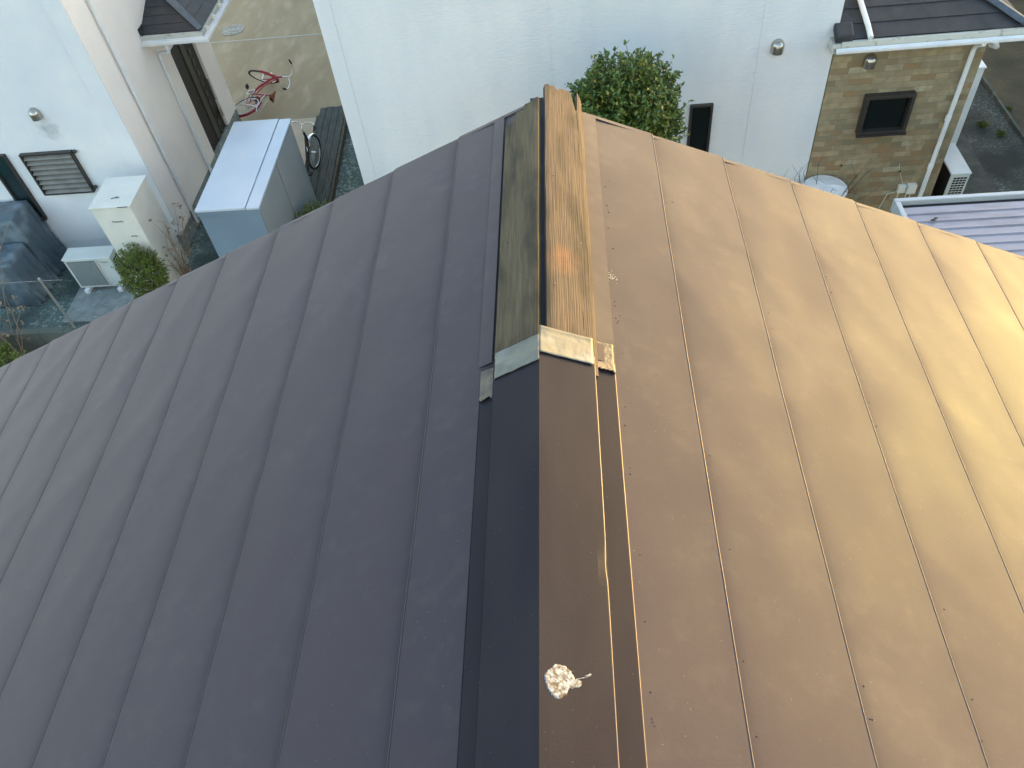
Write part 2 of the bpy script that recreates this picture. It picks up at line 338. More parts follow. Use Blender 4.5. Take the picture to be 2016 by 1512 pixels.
for side, first in ((-1, .268), (1, .3495)):
    mb = MB(); edge = MB()
    ny = 300; y0 = -.9
    ts = [0, .02, .05, .1, .18, .28, .4, .52, .64, .76, .87, .95, .985, 1]
    nP = 17
    s_start = first - PITCH
    for k in range(nP):
        sa = s_start + k * PITCH; rows = []
        tt = ts
        for t in tt:
            s = sa + t * PITCH
            row = []
            for j in range(ny + 1):
                y = y0 + (YG - y0) * j / ny
                wob = .0022 * noise.noise(Vector((k * 2.1, y * 2.6, side * 3))) if t > .9 else 0
                row.append(rp(side, max(s + wob, .01), y, panel_off(side, k, t, y) - (.0 if t < 1 else 0)))
            rows.append(row)
        # drop face of the hem
        row = []
        for j in range(ny + 1):
            y = y0 + (YG - y0) * j / ny
            wob = .0022 * noise.noise(Vector((k * 2.1, y * 2.6, side * 3)))
            row.append(rp(side, sa + PITCH + wob + .0004, y, panel_off(side, k + 1, 0, y) - .001))
        rows_all = rows
        n = ny + 1; vs = [p for r_ in rows_all for p in r_]
        fs = [(a * n + j, a * n + j + 1, (a + 1) * n + j + 1, (a + 1) * n + j) for a in range(len(rows_all) - 1) for j in range(ny)]
        if side > 0: fs = [f[::-1] for f in fs]
        mb.add(vs, fs, True)
        vs = rows[-1] + row; fs = [(j, j + 1, n + j + 1, n + j) for j in range(ny)]
        if side > 0: fs = [f[::-1] for f in fs]
        mb.add(vs, fs, True)
    o = mb.build('roof_slope', M['roof'], house)
    hm = MB()
    for k in range(nP):
        pts = []
        for j in range(0, ny + 1, 3):
            y = y0 + (YG - y0) * j / ny; wob = .0022 * noise.noise(Vector((k * 2.1, y * 2.6, side * 3)))
            pts.append(rp(side, s_start + (k + 1) * PITCH + wob - .0004, y, panel_off(side, k, 1, y) + .0006 + .0003 * noise.noise(Vector((k, y * 9, 7)))))
        hm.tube(pts, .0012, 5)
    hm.build('seam_hem', M['seam'] if side < 0 else M['hem'], o)  # right hems painted lighter as if sunlit, left hems darker
    # verge trim folded over the gable end, jogging at each lap
    v = MB(); pts = []
    for k in range(nP):
        for t in (0.02, .3, .6, .98):
            pts.append((k, t))
    top = [rp(side, max(.02, s_start + (k + t) * PITCH), YG + .001, .0045 * t + .0005 + .0012 * noise.noise(Vector((k * 2 + t * 2, side, 0)))) for k, t in pts]
    vs = []
    for p in top: vs += [p + Vector((0, -.012, .0005)), p + Vector((0, .006, -.001)), p + Vector((0, .009, -.028)), p + Vector((0, -.02, -.04))]
    fs = []
    for i in range(len(top) - 1):
        for a in range(3): fs.append((i * 4 + a, i * 4 + a + 1, (i + 1) * 4 + a + 1, (i + 1) * 4 + a))
    v.add(vs, fs); v.build('verge_trim', M['roof'], house)
# body of the house below
b = MB(); W = 3.5
zt = HR - W * math.tan(TH) - .1
b.poly([(-W, 1.95, 0), (W, 1.95, 0), (W, 1.95, zt), (0, 1.95, HR - .12), (-W, 1.95, zt)], (0, -11, 0))
b.build('wall', M['beige'], house)
# soft rail beside the boards (folded flashing under the capping)
for side, s0, s1 in ((-1, .112, .147), (1, .125, .170)):
    v = MB()
    grid(v, 6, 120, lambda u, q: rp(side, s0 + (s1 - s0) * u, 1.225 + (YG - 1.23) * q, .003 + (.003 * (1 - u)) + .0006 * noise.noise(Vector((u, q * 22, side)))))
    v.build('ridge_flashing', M['roof'], house)
v = MB(); v.box(-.03, .03, -.5, 2.285, HR - .012, HR - .004); v.build('underlay', M['underlay'], house)
# boards
def board(side, s0, s1, y0, endf, topoff, th, m, nu=26, ny=90):
    mb = MB(); us = [s0 + (s1 - s0) * i / nu for i in range(nu + 1)]
    def P(i, j, up):
        s = us[i]; ye = endf(i / nu); y = y0 + (ye - y0) * j / ny
        e = .0012 * noise.noise(Vector((s * 30, y * 6, side))) - .0025 * (max(0, abs(i / nu - .5) - .42) / .08)
        wv = .0015 * noise.noise(Vector((3 + side, y * 5, 0)))
        p = rp(side, s + (wv if i in (0, nu) else 0), y, (topoff + e) if up else topoff - th); return p
    n = nu + 1
    vs = [P(i, j, 1) for j in range(ny + 1) for i in range(n)] + [P(i, j, 0) for j in range(ny + 1) for i in range(n)]
    o = n * (ny + 1); fs = []
    for j in range(ny):
        for i in range(nu):
            a = j * n + i; fs.append((a, a + 1, a + n + 1, a + n)); fs.append((o + a, o + a + n, o + a + n + 1, o + a + 1))
        for i in (0, nu): a = j * n + i; fs.append((a, a + n, o + a + n, o + a))
    for i in range(nu):
        a = ny * n + i; fs.append((a, a + 1, o + a + 1, o + a)); a = i; fs.append((a, a + 1, o + a + 1, o + a))
    mb.add(vs, fs); return mb.build('ridge_board', m, house)
def endR(u):
    y = 2.332 + .006 * noise.noise(Vector((u * 9, 1, 0)))
    if .30 < u < .36: y -= .012
    if u > .70: y -= .07 * min(1, (u - .70) / .06) + .03 * (u > .8)
    if u > .86: y = 2.335 - .4 * (u - .9) if u > .88 else 2.29
    return y
def endL(u):
    y = 2.262 - .006 * noise.noise(Vector((u * 12, 4, 0)))
    if u > .1: y -= .012
    if u > .45: y -= .022
    if u > .72: y -= .045 + .03 * (u - .72)
    return y
ob = board(1, .0095, .121, 1.16, endR, .022, .018, M['woodr']); ob['label'] = 'sunlit tan board right of the ridge gap with an orange stain'
ob = board(-1, -.002, .101, 1.15, endL, .0165, .018, M['woodl']); ob['label'] = 'grey-green shaded board left of the ridge gap'
for side, s_, y in ((1, .028, 1.42), (1, .095, 1.60), (1, .030, 1.86), (1, .098, 2.02), (1, .03, 2.20), (-1, .022, 1.45), (-1, .080, 1.62), (-1, .070, 1.93), (-1, .024, 2.10)):
    v = MB(); top = (.022 if side > 0 else .0165); p0 = rp(side, s_, y, top - .003); p1 = rp(side, s_, y, top + .0012); v.tube([p0, p1], .0022, 8); v.build('nail', M['rust'], house)
for side, s_, y, ln, wd in ((1, .092, 1.275, .09, .0012), (1, .104, 1.95, .28, .0011), (1, .058, 2.12, .16, .0008), (-1, .085, 2.05, .20, .0009)):
    v = MB(); top = (.0222 if side > 0 else .0167)
    L1 = [rp(side, s_ + .0012 * noise.noise(Vector((i * .5, s_, 0))) - wd * math.sin(math.pi * i / 12), y + ln * i / 12, top) for i in range(13)]
    L2 = [rp(side, s_ + .0012 * noise.noise(Vector((i * .5, s_, 0))) + wd * math.sin(math.pi * i / 12), y + ln * i / 12, top) for i in range(13)]
    v.add(L1 + L2, [(i, i + 1, 14 + i, 13 + i) for i in range(12)]); v.build('split', M['dark'], house)
# ridge capping
ZC = CAMZ - 1.300
capo = None
prof = [(-.141, -.0885), (-.139, -.0860), (-.1075, -.0725), (-.1060, -.0700), (-.1055, -.0478), (0, 0), (.1200, -.0540), (.1215, -.0550), (.1220, -.0785), (.1235, -.0808), (.1660, -.0985), (.1675, -.1010), (.168, -.106)]
def cap_profile(x, y): 
    for (a, za), (b_, zb) in zip(prof, prof[1:]):
        if a <= x <= b_: return za + (zb - za) * (x - a) / max(b_ - a, 1e-6)
    return prof[-1][1]
v = MB(); pts = []
NY = 120; ya, yb = -.9, 1.215
xs = []
for i, (a, za) in enumerate(prof):
    xs.append((a, za))
    if i in (4, 5):
        (b_, zb) = prof[i + 1]
        for q in range(1, 8): xs.append((a + (b_ - a) * q / 8, za + (zb - za) * q / 8))
vs = []
for j in range(NY + 1):
    y = ya + (yb - ya) * j / NY
    kink = .0035 * math.exp(-((y - .70) / .03) ** 2)
    for (x, z) in xs:
        e = .0009 * noise.noise(Vector((x * 8, y * 4, 2)))
        if .118 < x < .1222: x = x - kink * .8
        vs.append((x, y, ZC + z + e * (abs(x) > .01)))
n = len(xs); fs = [(j * n + i, j * n + i + 1, (j + 1) * n + i + 1, (j + 1) * n + i) for j in range(NY) for i in range(n - 1)]
v.add(vs, fs); cap = v.build('ridge_cap', M['cap'], house)
for side, x, z, rr in ((1, .1213, -.0555, .0014), (1, .1678, -.1025, .0015), (-1, -.1063, -.050, .0009), (-1, -.1405, -.0872, .0009)):
    v = MB()
    v.tube([(x - .0028 * math.exp(-((ya + (yb - ya) * i / 80 - .70) / .03) ** 2) * (x > .12 and x < .13), ya + (yb - ya) * i / 80, ZC + z + .0005 * noise.noise(Vector((i * .3, x * 50, 0)))) for i in range(81)], rr, 5)
    v.build('folded_hem', M['hem'] if side > 0 else M['cap'], cap)  # right folds take the painted sunlit tone
# silver end strip
def strip(x0, x1, ya_, yb_, off, m, name, skew=0, amp=.0025, torn=0):
    v = MB()
    def fn(u, q):
        x = x0 + (x1 - x0) * u
        yy = ya_ + (yb_ - ya_) * q + skew * u
        if torn and q == 0: yy += .007 * noise.noise(Vector((u * 6, 3, x0))) * torn
        zz = ZC + cap_profile(x, 0) + off + amp * (noise.noise(Vector((x * 40, yy * 45, 1))) + .5 * noise.noise(Vector((x * 90, yy * 70, 4))))
        if q > .9: zz += .004 * (q - .9) * 10
        if torn and q < .15: zz += .004 * (.15 - q) / .15
        return (x, yy, zz)
    grid(v, 24, 14, fn); o = v.build(name, m, cap)
    md = o.modifiers.new('thick', 'SOLIDIFY'); md.thickness = .0012; md.offset = 1
    return o
strip(0, .1195, 1.185, 1.262, .004, M['zinc'], 'end_strip', amp=.0009)
strip(-.1065, 0, 1.150, 1.222, .004, M['zinc'], 'end_strip', skew=.012, amp=.0022)
strip(.1245, .170, 1.198, 1.282, .003, M['rust'], 'end_tab', amp=.0012, torn=1)
strip(-.1425, -.1085, 1.118, 1.205, .003, M['rust'], 'end_tab', amp=.002, torn=1)
# bird dropping
v = MB(); cx, cy = RX + .034, .468
def drop(u, q):
    t = 2 * math.pi * u; r = q
    rad = .0255 * (1 + .12 * noise.noise(Vector((math.cos(t) * 2, math.sin(t) * 2, 0))) + .10 * noise.noise(Vector((math.cos(t) * 9, math.sin(t) * 9, 3))) - .35 * max(0, math.cos(t + .75)) ** 10)
    x = .034 + rad * r * math.cos(t) ; y = .468 + rad * 1.1 * r * math.sin(t)
    if abs(math.sin(t / 2)) < .10: x += .009 * r ** 3
    z = ZC + cap_profile(x, 0) + .0010 + (.0004 if q < 1 else -.0012) + .0005 * noise.noise(Vector((x * 260, y * 260, 0)))
    return (RX + x, y, z)
grid(v, 64, 14, drop)
for (x0_, y0_, x1_, y1_, r_) in ((.058, .474, .079, .482, .0012), (.074, .4805, .084, .4865, .0022)):
    v.tube([(RX + x0_ + (x1_ - x0_) * i / 4, y0_ + (y1_ - y0_) * i / 4, ZC + cap_profile(x0_ + (x1_ - x0_) * i / 4, 0) + .0008) for i in range(5)], r_, 6)
v.build('bird_dropping', M['droppings'], label='dried white and brown bird dropping on the dark ridge capping', cat='bird dropping')
v = MB(); random.seed(3)
for i in range(46):
    x = .176 + random.gauss(0, .008); y = 1.53 + random.gauss(0, .008); p = rp(1, x, y, .0035 + panel_off(1, 0, .25, y)); p.x += RX
    dome(v, p, random.uniform(.0006, .0018), .0006, n=6, m=2)
v.build('pale_splatter', M['fleck'], label='small pale splatter on the metal right of the bare boards', cat='splatter')
# beads of old sealant beside the capping
v = MB()
for i in range(44):
    k = random.choice((0, 0, 0, 0, 1, 2, 3)); y = random.uniform(.35, 2.0)
    s = (.182 + abs(random.gauss(0, .006))) if k == 0 else .3495 + PITCH * (k - 1) + .012 + abs(random.gauss(0, .01))
    t = (s - (.3495 - PITCH)) / PITCH; kk = int(t); p = rp(1, s, y, panel_off(1, kk, t - kk, y))
    dome(v, p, random.uniform(.001, .0024), .0016, n=7, m=3)
v.build('sealant_beads', M['roof'], house, kind='stuff')

# ------------------------------------------------------------------ small builders
def vent_hood(x, y, z, label, s=1.0):
    e = empty('vent_hood', label, 'vent', (x, y, z), group='round steel vent hoods on the house walls')
    v = MB()
    def fn(u, q):
        t = math.pi * u; r = .065 * s; d = .11 * s
        if q < .5: zz = -.085 * s + q / .5 * .09 * s; k = 1
        else:
            a = (q - .5) / .5 * math.pi / 2; zz = .005 * s + math.sin(a) * .085 * s; k = math.cos(a)
        r = .085 * s
        return (r * math.cos(t) * max(k, .02), -d * abs(math.sin(t)) ** .8 * max(k, .02), zz)
    grid(v, 14, 12, fn); v.build('hood', M['steel'], e)
    v = MB(); v.tube([(0, .004, 0), (0, -.010, 0)], .08 * s, 20); v.build('flange', M['steel'], e)
    v = MB(); v.box(-.06 * s, .06 * s, -.085 * s, -.011, -.080 * s, -.074 * s); v.build('insect_screen', M['dark'], e)
    return e
def window(name, parent, x0, x1, z0, z1, y, depth=.05, fw=.035, glass='glass', label=None):
    e = MB()
    for a, b_, c, d in ((x0, x1, z1 - fw, z1), (x0, x1, z0, z0 + fw), (x0, x0 + fw, z0 + fw, z1 - fw), (x1 - fw, x1, z0 + fw, z1 - fw)):
        e.box(a, b_, y - depth, y + .04, c, d)
    o = e.build(name, M['frame'], parent, bevel=.004)
    if label: o['label'] = label
    g = MB(); g.box(x0 + fw, x1 - fw, y - .012, y + .0, z0 + fw, z1 - fw); g.build('pane', M[glass], o)
    s = MB(); s.box(x0 - .01, x1 + .01, y - depth - .03, y - depth + .02, z0 - .012, z0 + .012); s.build('sill', M['frame'], o)
    return o
def gutter(pts, parent, r=.05, name='gutter'):
    v = MB(); pts = [Vector(p) for p in pts]
    sec = [(-r, r * .55), (-r, 0), (-r * .8, -r * .7), (0, -r), (r * .8, -r * .7), (r, 0), (r, r * .55), (r * .9, r * .55), (r * .85, 0), (0, -r * .8), (-r * .85, 0), (-r * .9, r * .55)]
    n = len(sec); vs = []
    for i, p in enumerate(pts):
        d0 = (pts[i] - pts[i - 1]).normalized() if i else (pts[1] - pts[0]).normalized()
        d1 = (pts[i + 1] - pts[i]).normalized() if i < len(pts) - 1 else d0
        d = (d0 + d1).normalized(); sd_ = Vector((d.y, -d.x, 0)).normalized() / max(.3, d.dot(d0))
        for a, z in sec: vs.append(p + sd_ * a + Vector((0, 0, z)))
    fs = [(j * n + i, j * n + (i + 1) % n, (j + 1) * n + (i + 1) % n, (j + 1) * n + i) for j in range(len(pts) - 1) for i in range(n)]
    v.add(vs, fs); v.add(vs[:n], [tuple(range(n))]); v.add(vs[-n:], [tuple(range(n))]); return v.build(name, M['white'], parent)
def downpipe(pts, parent, r=.03, joints=()):
    v = MB(); v.tube(pts, r, 12); o = v.build('downpipe', M['white'], parent)
    j = MB()
    for p in joints:
        j = MB(); j.tube([Vector(p) - Vector((0, 0, .04)), Vector(p) + Vector((0, 0, .04))], r * 1.22, 12); j.build('pipe_socket', M['white'], o)
    return o
def text(body, size, M_, m, parent, name='lettering', ext=.001):
    c = bpy.data.curves.new(name, 'FONT'); c.body = body; c.size = size; c.extrude = ext; c.align_x = 'CENTER'
    t = bpy.data.objects.new('t', c); col.objects.link(t)
    me = bpy.data.meshes.new_from_object(t.evaluated_get(bpy.context.evaluated_depsgraph_get())); bpy.data.objects.remove(t)
    me.materials.append(m) if not me.materials else None; me.materials[0] = m
    o = bpy.data.objects.new(name, me); col.objects.link(o); o.parent = parent; o.matrix_local = M_; return o
def hip_roof(parent, x0, x1, y0, y1, z, rise, ends, m=None):
    """tile courses as stepped sheets; ends: polygon list of (poly, course direction)"""
    pass

# ------------------------------------------------------------------ middle house
YW = 10.2
mh = empty('white_house', 'white sided house in the middle with a sandstone-tiled side extension', 'house', (0, YW, 0))
def L(x, y, z): return (x, y - YW, z)
def lbox(mb, x0, x1, y0, y1, z0, z1): mb.box(x0, x1, y0 - YW, y1 - YW, z0, z1)
v = MB(); g = .005
js = [-3.18, -2.96, -.19, 2.53, 3.52]
for a, b_ in zip(js, js[1:]): lbox(v, a + g, b_ - g, YW, YW + .05, .3, 5.65)
lbox(v, -3.172, 3.512, YW + .006, YW + 15, 0, 5.65)  # unseen rear lengthened to keep the sun off the yard
v.build('wall', M['wall'], mh)
v = MB(); v.poly([L(-3.6, YW - .4, 5.6), L(3.95, YW - .4, 5.6), L(3.95, YW + 15.4, 5.6), L(-3.6, YW + 15.4, 5.6)], (0, 0, .12))
v.poly([L(-3.6, YW - .4, 5.73), L(3.95, YW - .4, 5.73), L(.2, YW + 3.6, 6.5)]); v.poly([L(3.95, YW + 15.4, 5.73), L(-3.6, YW + 15.4, 5.73), L(.2, YW + 11.4, 6.5)])
v.poly([L(-3.6, YW - .4, 5.73), L(.2, YW + 3.6, 6.5), L(.2, YW + 11.4, 6.5), L(-3.6, YW + 15.4, 5.73)]); v.poly([L(3.95, YW - .4, 5.73), L(3.95, YW + 15.4, 5.73), L(.2, YW + 11.4, 6.5), L(.2, YW + 3.6, 6.5)])
v.build('roof', M['tile'], mh)
v = MB(); lbox(v, 3.524, 5.47, YW - .012, YW + 3.4, 0, 3.0); v.build('extension_wall', M['brick'], mh)
window('window', mh, 1.70, 2.02, 1.30, 2.20, 0, label='tall narrow dark-framed window in the white wall')
window('window', mh, 4.07, 4.73, 1.58, 2.18, -.012, depth=.10, fw=.05, label='square bronze-framed window in the sandstone tiles')
# lean-to roof with hip
def courses(mb, e0, e1, r0, r1, n, step=.012):
    e0, e1, r0, r1 = map(Vector, (e0, e1, r0, r1))
    nrm = (e1 - e0).cross(r0 - e0).normalized()
    if nrm.z < 0: nrm = -nrm
    for k in range(n):
        a, b_ = k / n, (k + 1) / n
        p = [e0.lerp(r0, a) + nrm * step, e1.lerp(r1, a) + nrm * step, e1.lerp(r1, b_) + nrm * .001, e0.lerp(r0, b_) + nrm * .001]
        mb.add(p, [(0, 1, 2, 3)]); mb.add([p[0], p[1], p[1] - nrm * step, p[0] - nrm * step], [(0, 1, 2, 3)])
        # vertical tile joints as narrow raised-edge gaps
        w_ = (p[1] - p[0]).length; m_ = int(w_ / .45)
        for i in range(1, m_ + 1):
            u = (i - (.5 if k % 2 else .0)) * .45 / w_
            if 0.02 < u < .98:
                a0 = p[0].lerp(p[1], u); dd = (p[1] - p[0]).normalized() * .004
                up = (p[3].lerp(p[2], u) - a0) 
                upn = (r0 - e0).normalized() * .0 + (r1 + r0 - e0 - e1).normalized() * up.length * .9
                mb.add([a0 - dd + nrm * .0015, a0 + dd + nrm * .0015, a0 + dd + upn + nrm * .003, a0 - dd + upn + nrm * .003], [(0, 1, 2, 3)])
ZE = 3.06
ex1 = 5.80
v = MB()
e0, e1 = L(3.53, 10.03, ZE), L(ex1, 10.03, ZE); r0, r1 = L(3.53, 11.7, ZE + .78), L(ex1 - 1.67, 11.7, ZE + .78)
courses(v, e0, e1, r0, r1, 8)
courses(v, e1, L(ex1, 13.4, ZE), r1, L(ex1 - 1.67, 11.71, ZE + .78), 8)
courses(v, L(3.53, 13.4, ZE), L(ex1, 13.4, ZE), r0, r1, 8)
v.build('extension_roof', M['tile'], mh)
v = MB(); a, b_ = Vector(e1) + Vector((0, 0, .02)), Vector(r1) + Vector((0, 0, .02)); v.tube([a, b_], .05, 6); 
v.poly([a + Vector((-.10, 0, .02)), a + Vector((0, .0, .035)), b_ + Vector((0, 0, .035)), b_ + Vector((-.10, 0, .02))], (0, 0, .01)); v.build('hip_flashing', M['hip'], mh)
v = MB(); lbox(v, 3.53, ex1 + .0, 9.985, 10.03, ZE - .16, ZE - .01); lbox(v, ex1 - .03, ex1 + .02, 10.035, 13.4, ZE - .16, ZE - .01); v.build('fascia', M['fascia'], mh)
v = MB(); lbox(v, 3.53, ex1 - .03, 10.031, 10.185, ZE - .165, ZE - .15); v.build('soffit', M['white'], mh)
gutter([L(3.47, 9.935, ZE - .10), L(6.2, 9.935, ZE - .10)], mh, .036)
v = MB(); v.poly([L(3.42, 9.99, ZE - .16), L(3.525, 9.99, ZE - .16), L(3.525, 9.99, ZE - .035), L(3.42, 9.99, ZE - .035)], (0, .20, 0)); v.build('end_fascia', M['fascia'], mh)
v = MB(); v.poly([L(3.44, 10.0, ZE - .03), L(3.67, 10.0, ZE - .03), L(3.67, 10.19, ZE + .06), L(3.44, 10.19, ZE + .06)], (0, 0, .10)); v.build('side_flashing', M['tile'], mh, bevel=.02)
downpipe([L(3.70, 11.3, ZE + .66), L(3.86, 10.15, ZE + .11), L(3.87, 9.98, ZE + .03)], mh, .034)
# wall downpipe
downpipe([L(5.30, 9.95, ZE - .15), L(5.29, 10.09, ZE - .24), L(5.285, 10.125, ZE - .32), L(5.28, 10.13, 0)], mh, .032, [L(5.28, 10.13, 1.75), L(5.28, 10.13, .95)])
v = MB(); v.tube([L(5.40, 9.92, ZE - .10), L(5.47, 9.95, ZE - .20), L(5.44, 10.05, ZE - .22)], .035, 10); v.build('pipe_elbow', M['white'], mh)
# junction boxes
jb = MB(); jb.box(4.92, 5.03, -.08, -.014, .50, .63); jb.box(5.045, 5.18, -.10, -.014, .49, .64)
jo = jb.build('junction_box', M['cream'], mh, bevel=.008)
v = MB()
for x in (4.95, 5.07, 5.13): v.tube([(x, -.05, .5), (x + .01, -.05, .1)], .008, 6)
v.tube([(4.93, -.05, .52), (4.80, -.03, .47), (4.74, -.03, .2), (4.70, -.04, .02)], .006, 6); v.tube([(4.99, -.03, .62), (4.86, -.022, .9), (4.84, -.022, 1.0)], .003, 6)
v.build('cable', M['cream'], jo)
for x, z in ((4.0, 1.03), (4.88, .86)):
    v = MB(); dome(v, (x, -.02, z), .015, .015, full=True, n=8, m=6); v.build('wall_screw', M['dark'], mh)
vent_hood(2.77, YW - .004, 2.97, 'steel vent hood on the plain white wall left of the sandstone extension')
vent_hood(4.01, YW - .016, 2.68, 'steel vent hood on the sandstone tiles under the gutter')
# pale block standing behind the extension
v = MB(); v.box(-.41, .41, -.3, .3, 0, 1.6); e = empty('water_tank', 'tall pale rectangular tank behind the sandstone extension', 'water tank', (5.92, 11.90, 0))
v.build('casing', M['white'], e, bevel=.01)
v = MB(); v.box(-.425, .425, -.315, .315, 1.603, 1.63); v.build('lid', M['white'], e, bevel=.008)

# ------------------------------------------------------------------ left house
lx, ly = -6.53, 10.4
lh = empty('stucco_house', 'white and beige stucco house on the left with a small tiled porch roof', 'house', (lx, ly, 0))
v = MB(); v.box(-6, -.27, 0, 3.9, .34, 6.8); v.box(-6, -.31, .02, 3.88, 0, .338); v.build('wall', M['wall_l'], lh)
v = MB()
v.box(-.268, 0, .0, .5, .34, 6.8)                    # corner pilaster
v.box(-.268, -.05, .5, 2.29, .34, 6.8); v.box(-.268, -.05, 3.29, 3.9, .34, 6.8); v.box(-.268, -.05, 2.29, 3.29, 2.35, 6.8)
v.box(-.268, -.16, 2.29, 3.29, .12, 2.35)
v.build('side_wall', M['beige'], lh, bevel=.006)
v = MB(); v.box(-.262, -.005, -.028, .0, .34, 6.8); v.build('corner_trim', M['wall_l'], lh, bevel=.004)
v = MB(); v.box(-.30, -.04, .02, 3.88, 0, .338); v.build('foundation', M['slab'], lh)
# recessed door
d = MB(); d.box(-.155, -.10, 2.31, 3.27, .12, 2.33); do = d.build('door', M['door'], lh)
v = MB(); v.box(-.10, -.085, 2.74, 2.90, .2, 2.25)
for i in range(10): v.box(-.10, -.088, 3.0, 3.08, .3 + i * .2, .42 + i * .2)
v.build('door_panel', M['doorl'], do)
v = MB(); v.tube([(-.05, 3.19, .95), (-.05, 3.19, 1.35)], .014, 8); v.tube([(-.1, 3.19, 1.35), (-.05, 3.19, 1.35)], .012, 6); v.tube([(-.1, 3.19, .95), (-.05, 3.19, .95)], .012, 6)
v.build('door_handle', M['chrome'], do)
v = MB(); v.box(-.06, -.035, 3.14, 3.24, .60, .78); v.build('letter_plate', M['steel'], do, bevel=.005)
# porch roof
px1, py0, pz = .93, 1.60, 2.97
v = MB(); r_ = .98; rise = .40
courses(v, (-.05, py0, pz), (px1, py0, pz), (-.05, py0 + r_, pz + rise), (-.049, py0 + r_, pz + rise), 6, .006)
courses(v, (px1, py0, pz), (px1, 3.9, pz), (-.05, py0 + r_, pz + rise), (-.05, 3.9 - r_, pz + rise), 6, .006)
courses(v, (px1, 3.9, pz), (-.05, 3.9, pz), (-.049, 3.9 - r_, pz + rise), (-.05, 3.9 - r_, pz + rise), 6, .006)
v.build('porch_roof', M['tile'], lh)
v = MB(); a = Vector((px1, py0, pz + .012)); b_ = Vector((-.03, py0 + r_, pz + rise + .012))
sidev = Vector((.055, .055, 0)); v.poly([a - sidev * .6, a + sidev * .6 + Vector((0, 0, 0)), b_ + sidev, b_ - sidev], (0, 0, .018)); v.build('hip_flashing', M['hip'], lh)
v = MB(); v.box(-.055, -.03, py0, py0 + r_, pz + .0, pz + .09); v.box(-.02, .0, py0 - .02, py0 + .03, pz - .02, pz + .06); v.build('wall_flashing', M['tile'], lh)
v = MB(); v.box(-.05, px1 + .01, py0 - .035, py0 + .005, pz - .16, pz - .01); v.box(px1 - .02, px1 + .02, py0 + .006, 3.9, pz - .16, pz - .01); v.build('fascia', M['fascia'], lh)
v = MB(); v.box(-.05, px1 - .02, py0 + .006, 3.9, pz - .15, pz - .13); v.build('soffit', M['beige'], lh)
gutter([(-.04, py0 - .085, pz - .10), (px1 + .075, py0 - .085, pz - .10), (px1 + .075, 3.95, pz - .10)], lh, .045)
for i in range(6):
    v = MB(); v.box(px1 + .02, px1 + .07, py0 + .15 + i * .38, py0 + .18 + i * .38, pz - .08, pz - .02); v.build('gutter_bracket', M['cream'], lh)
downpipe([(.35, py0 - .09, pz - .14), (.33, py0 - .08, pz - .26), (.03, py0 + .2, pz - .40), (-.01, py0 + .22, pz - .46), (-.01, py0 + .22, .1)], lh, .028, [(-.01, py0 + .22, 2.2), (-.01, py0 + .22, .9)])
downpipe([(-.01, .62, 6.6), (-.01, .62, .1)], lh, .028, [(-.01, .62, 2.6), (-.01, .62, 1.0)])
# windows in the front
window('window', lh, -2.42, -2.10, .85, 2.07, 0, glass='glassg', label='narrow window with dark green glass')
lv = MB(); x0, x1, z0, z1 = -1.86, -1.02, 1.31, 2.06
for a, b_, c, d_ in ((x0, x1, z1 - .03, z1), (x0, x1, z0, z0 + .025), (x0, x0 + .03, z0 + .025, z1 - .03), (x1 - .03, x1, z0 + .025, z1 - .03)): lv.box(a, b_, -.07, 0, c, d_)
lo = lv.build('louvre_shutter', M['frame'], lh, bevel=.003)
s = MB()
for i in range(8):
    zc = z0 + .055 + i * .088; T = Matrix.Translation((0, -.035, zc)) @ Matrix.Rotation(R(40), 4, 'X'); s.box(x0 + .03, x1 - .03, -.040, .036, -.003, .003, T)
s.build('slats', M['slat'], lo)
v = MB(); v.box(x0 + .03, x1 - .03, -.006, -.002, z0 + .03, z1 - .03); v.build('backing', M['dark'], lo)
for zz in (z1 - .02, z0 + .08): v = MB(); dome(v, (x1 + .04, -.03, zz), .03, .03, full=True, n=10, m=8); v.build('hinge_cap', M['frame'], lo)
vent_hood(-7.77, ly - .004, 2.70, 'small steel vent hood with soot below it on the left house', .95)

# ------------------------------------------------------------------ hot water tank unit
e = empty('water_heater', 'tall white water heater cabinet against the left house beside the outdoor unit', 'water heater', (-6.665, 9.60, 0))
v = MB(); v.box(-.30, .30, -.35, .36, .14, 1.78); v.build('cabinet', M['cream'], e, bevel=.008)
v = MB(); v.box(-.315, .315, -.375, .375, 1.782, 1.805); v.build('top_panel', M['cream'], e, bevel=.006)
v = MB(); v.box(-.298, .298, -.358, -.352, .46, 1.74); v.build('front_panel', M['cream'], e)
v = MB(); v.box(-.298, .298, -.356, -.350, .15, .44); v.build('lower_panel', M['cream'], e)
v = MB(); v.box(-.26, .26, -.30, .30, 0, .14); v.build('plinth', M['slab'], e)
text('Panasonic', .045, Matrix.Translation((.0, -.360, 1.52)) @ Matrix.Rotation(R(90), 4, 'X'), M['print'], e)
v = MB(); v.box(.12, .28, -.3765, -.374, 1.787, 1.80); v.build('gap', M['dark'], e)
v = MB()
v.tube([(-6.70, 9.42, 1.812), (-6.66, 9.44, 1.812), (-6.61, 9.43, 1.815), (-6.58, 9.45, 1.812)], .005, 5); v.tube([(-6.64, 9.44, 1.812), (-6.62, 9.47, 1.812)], .004, 5)
v.build('fallen_twig', M['twig'], label='small dry twig lying on top of the white water heater', cat='twig')

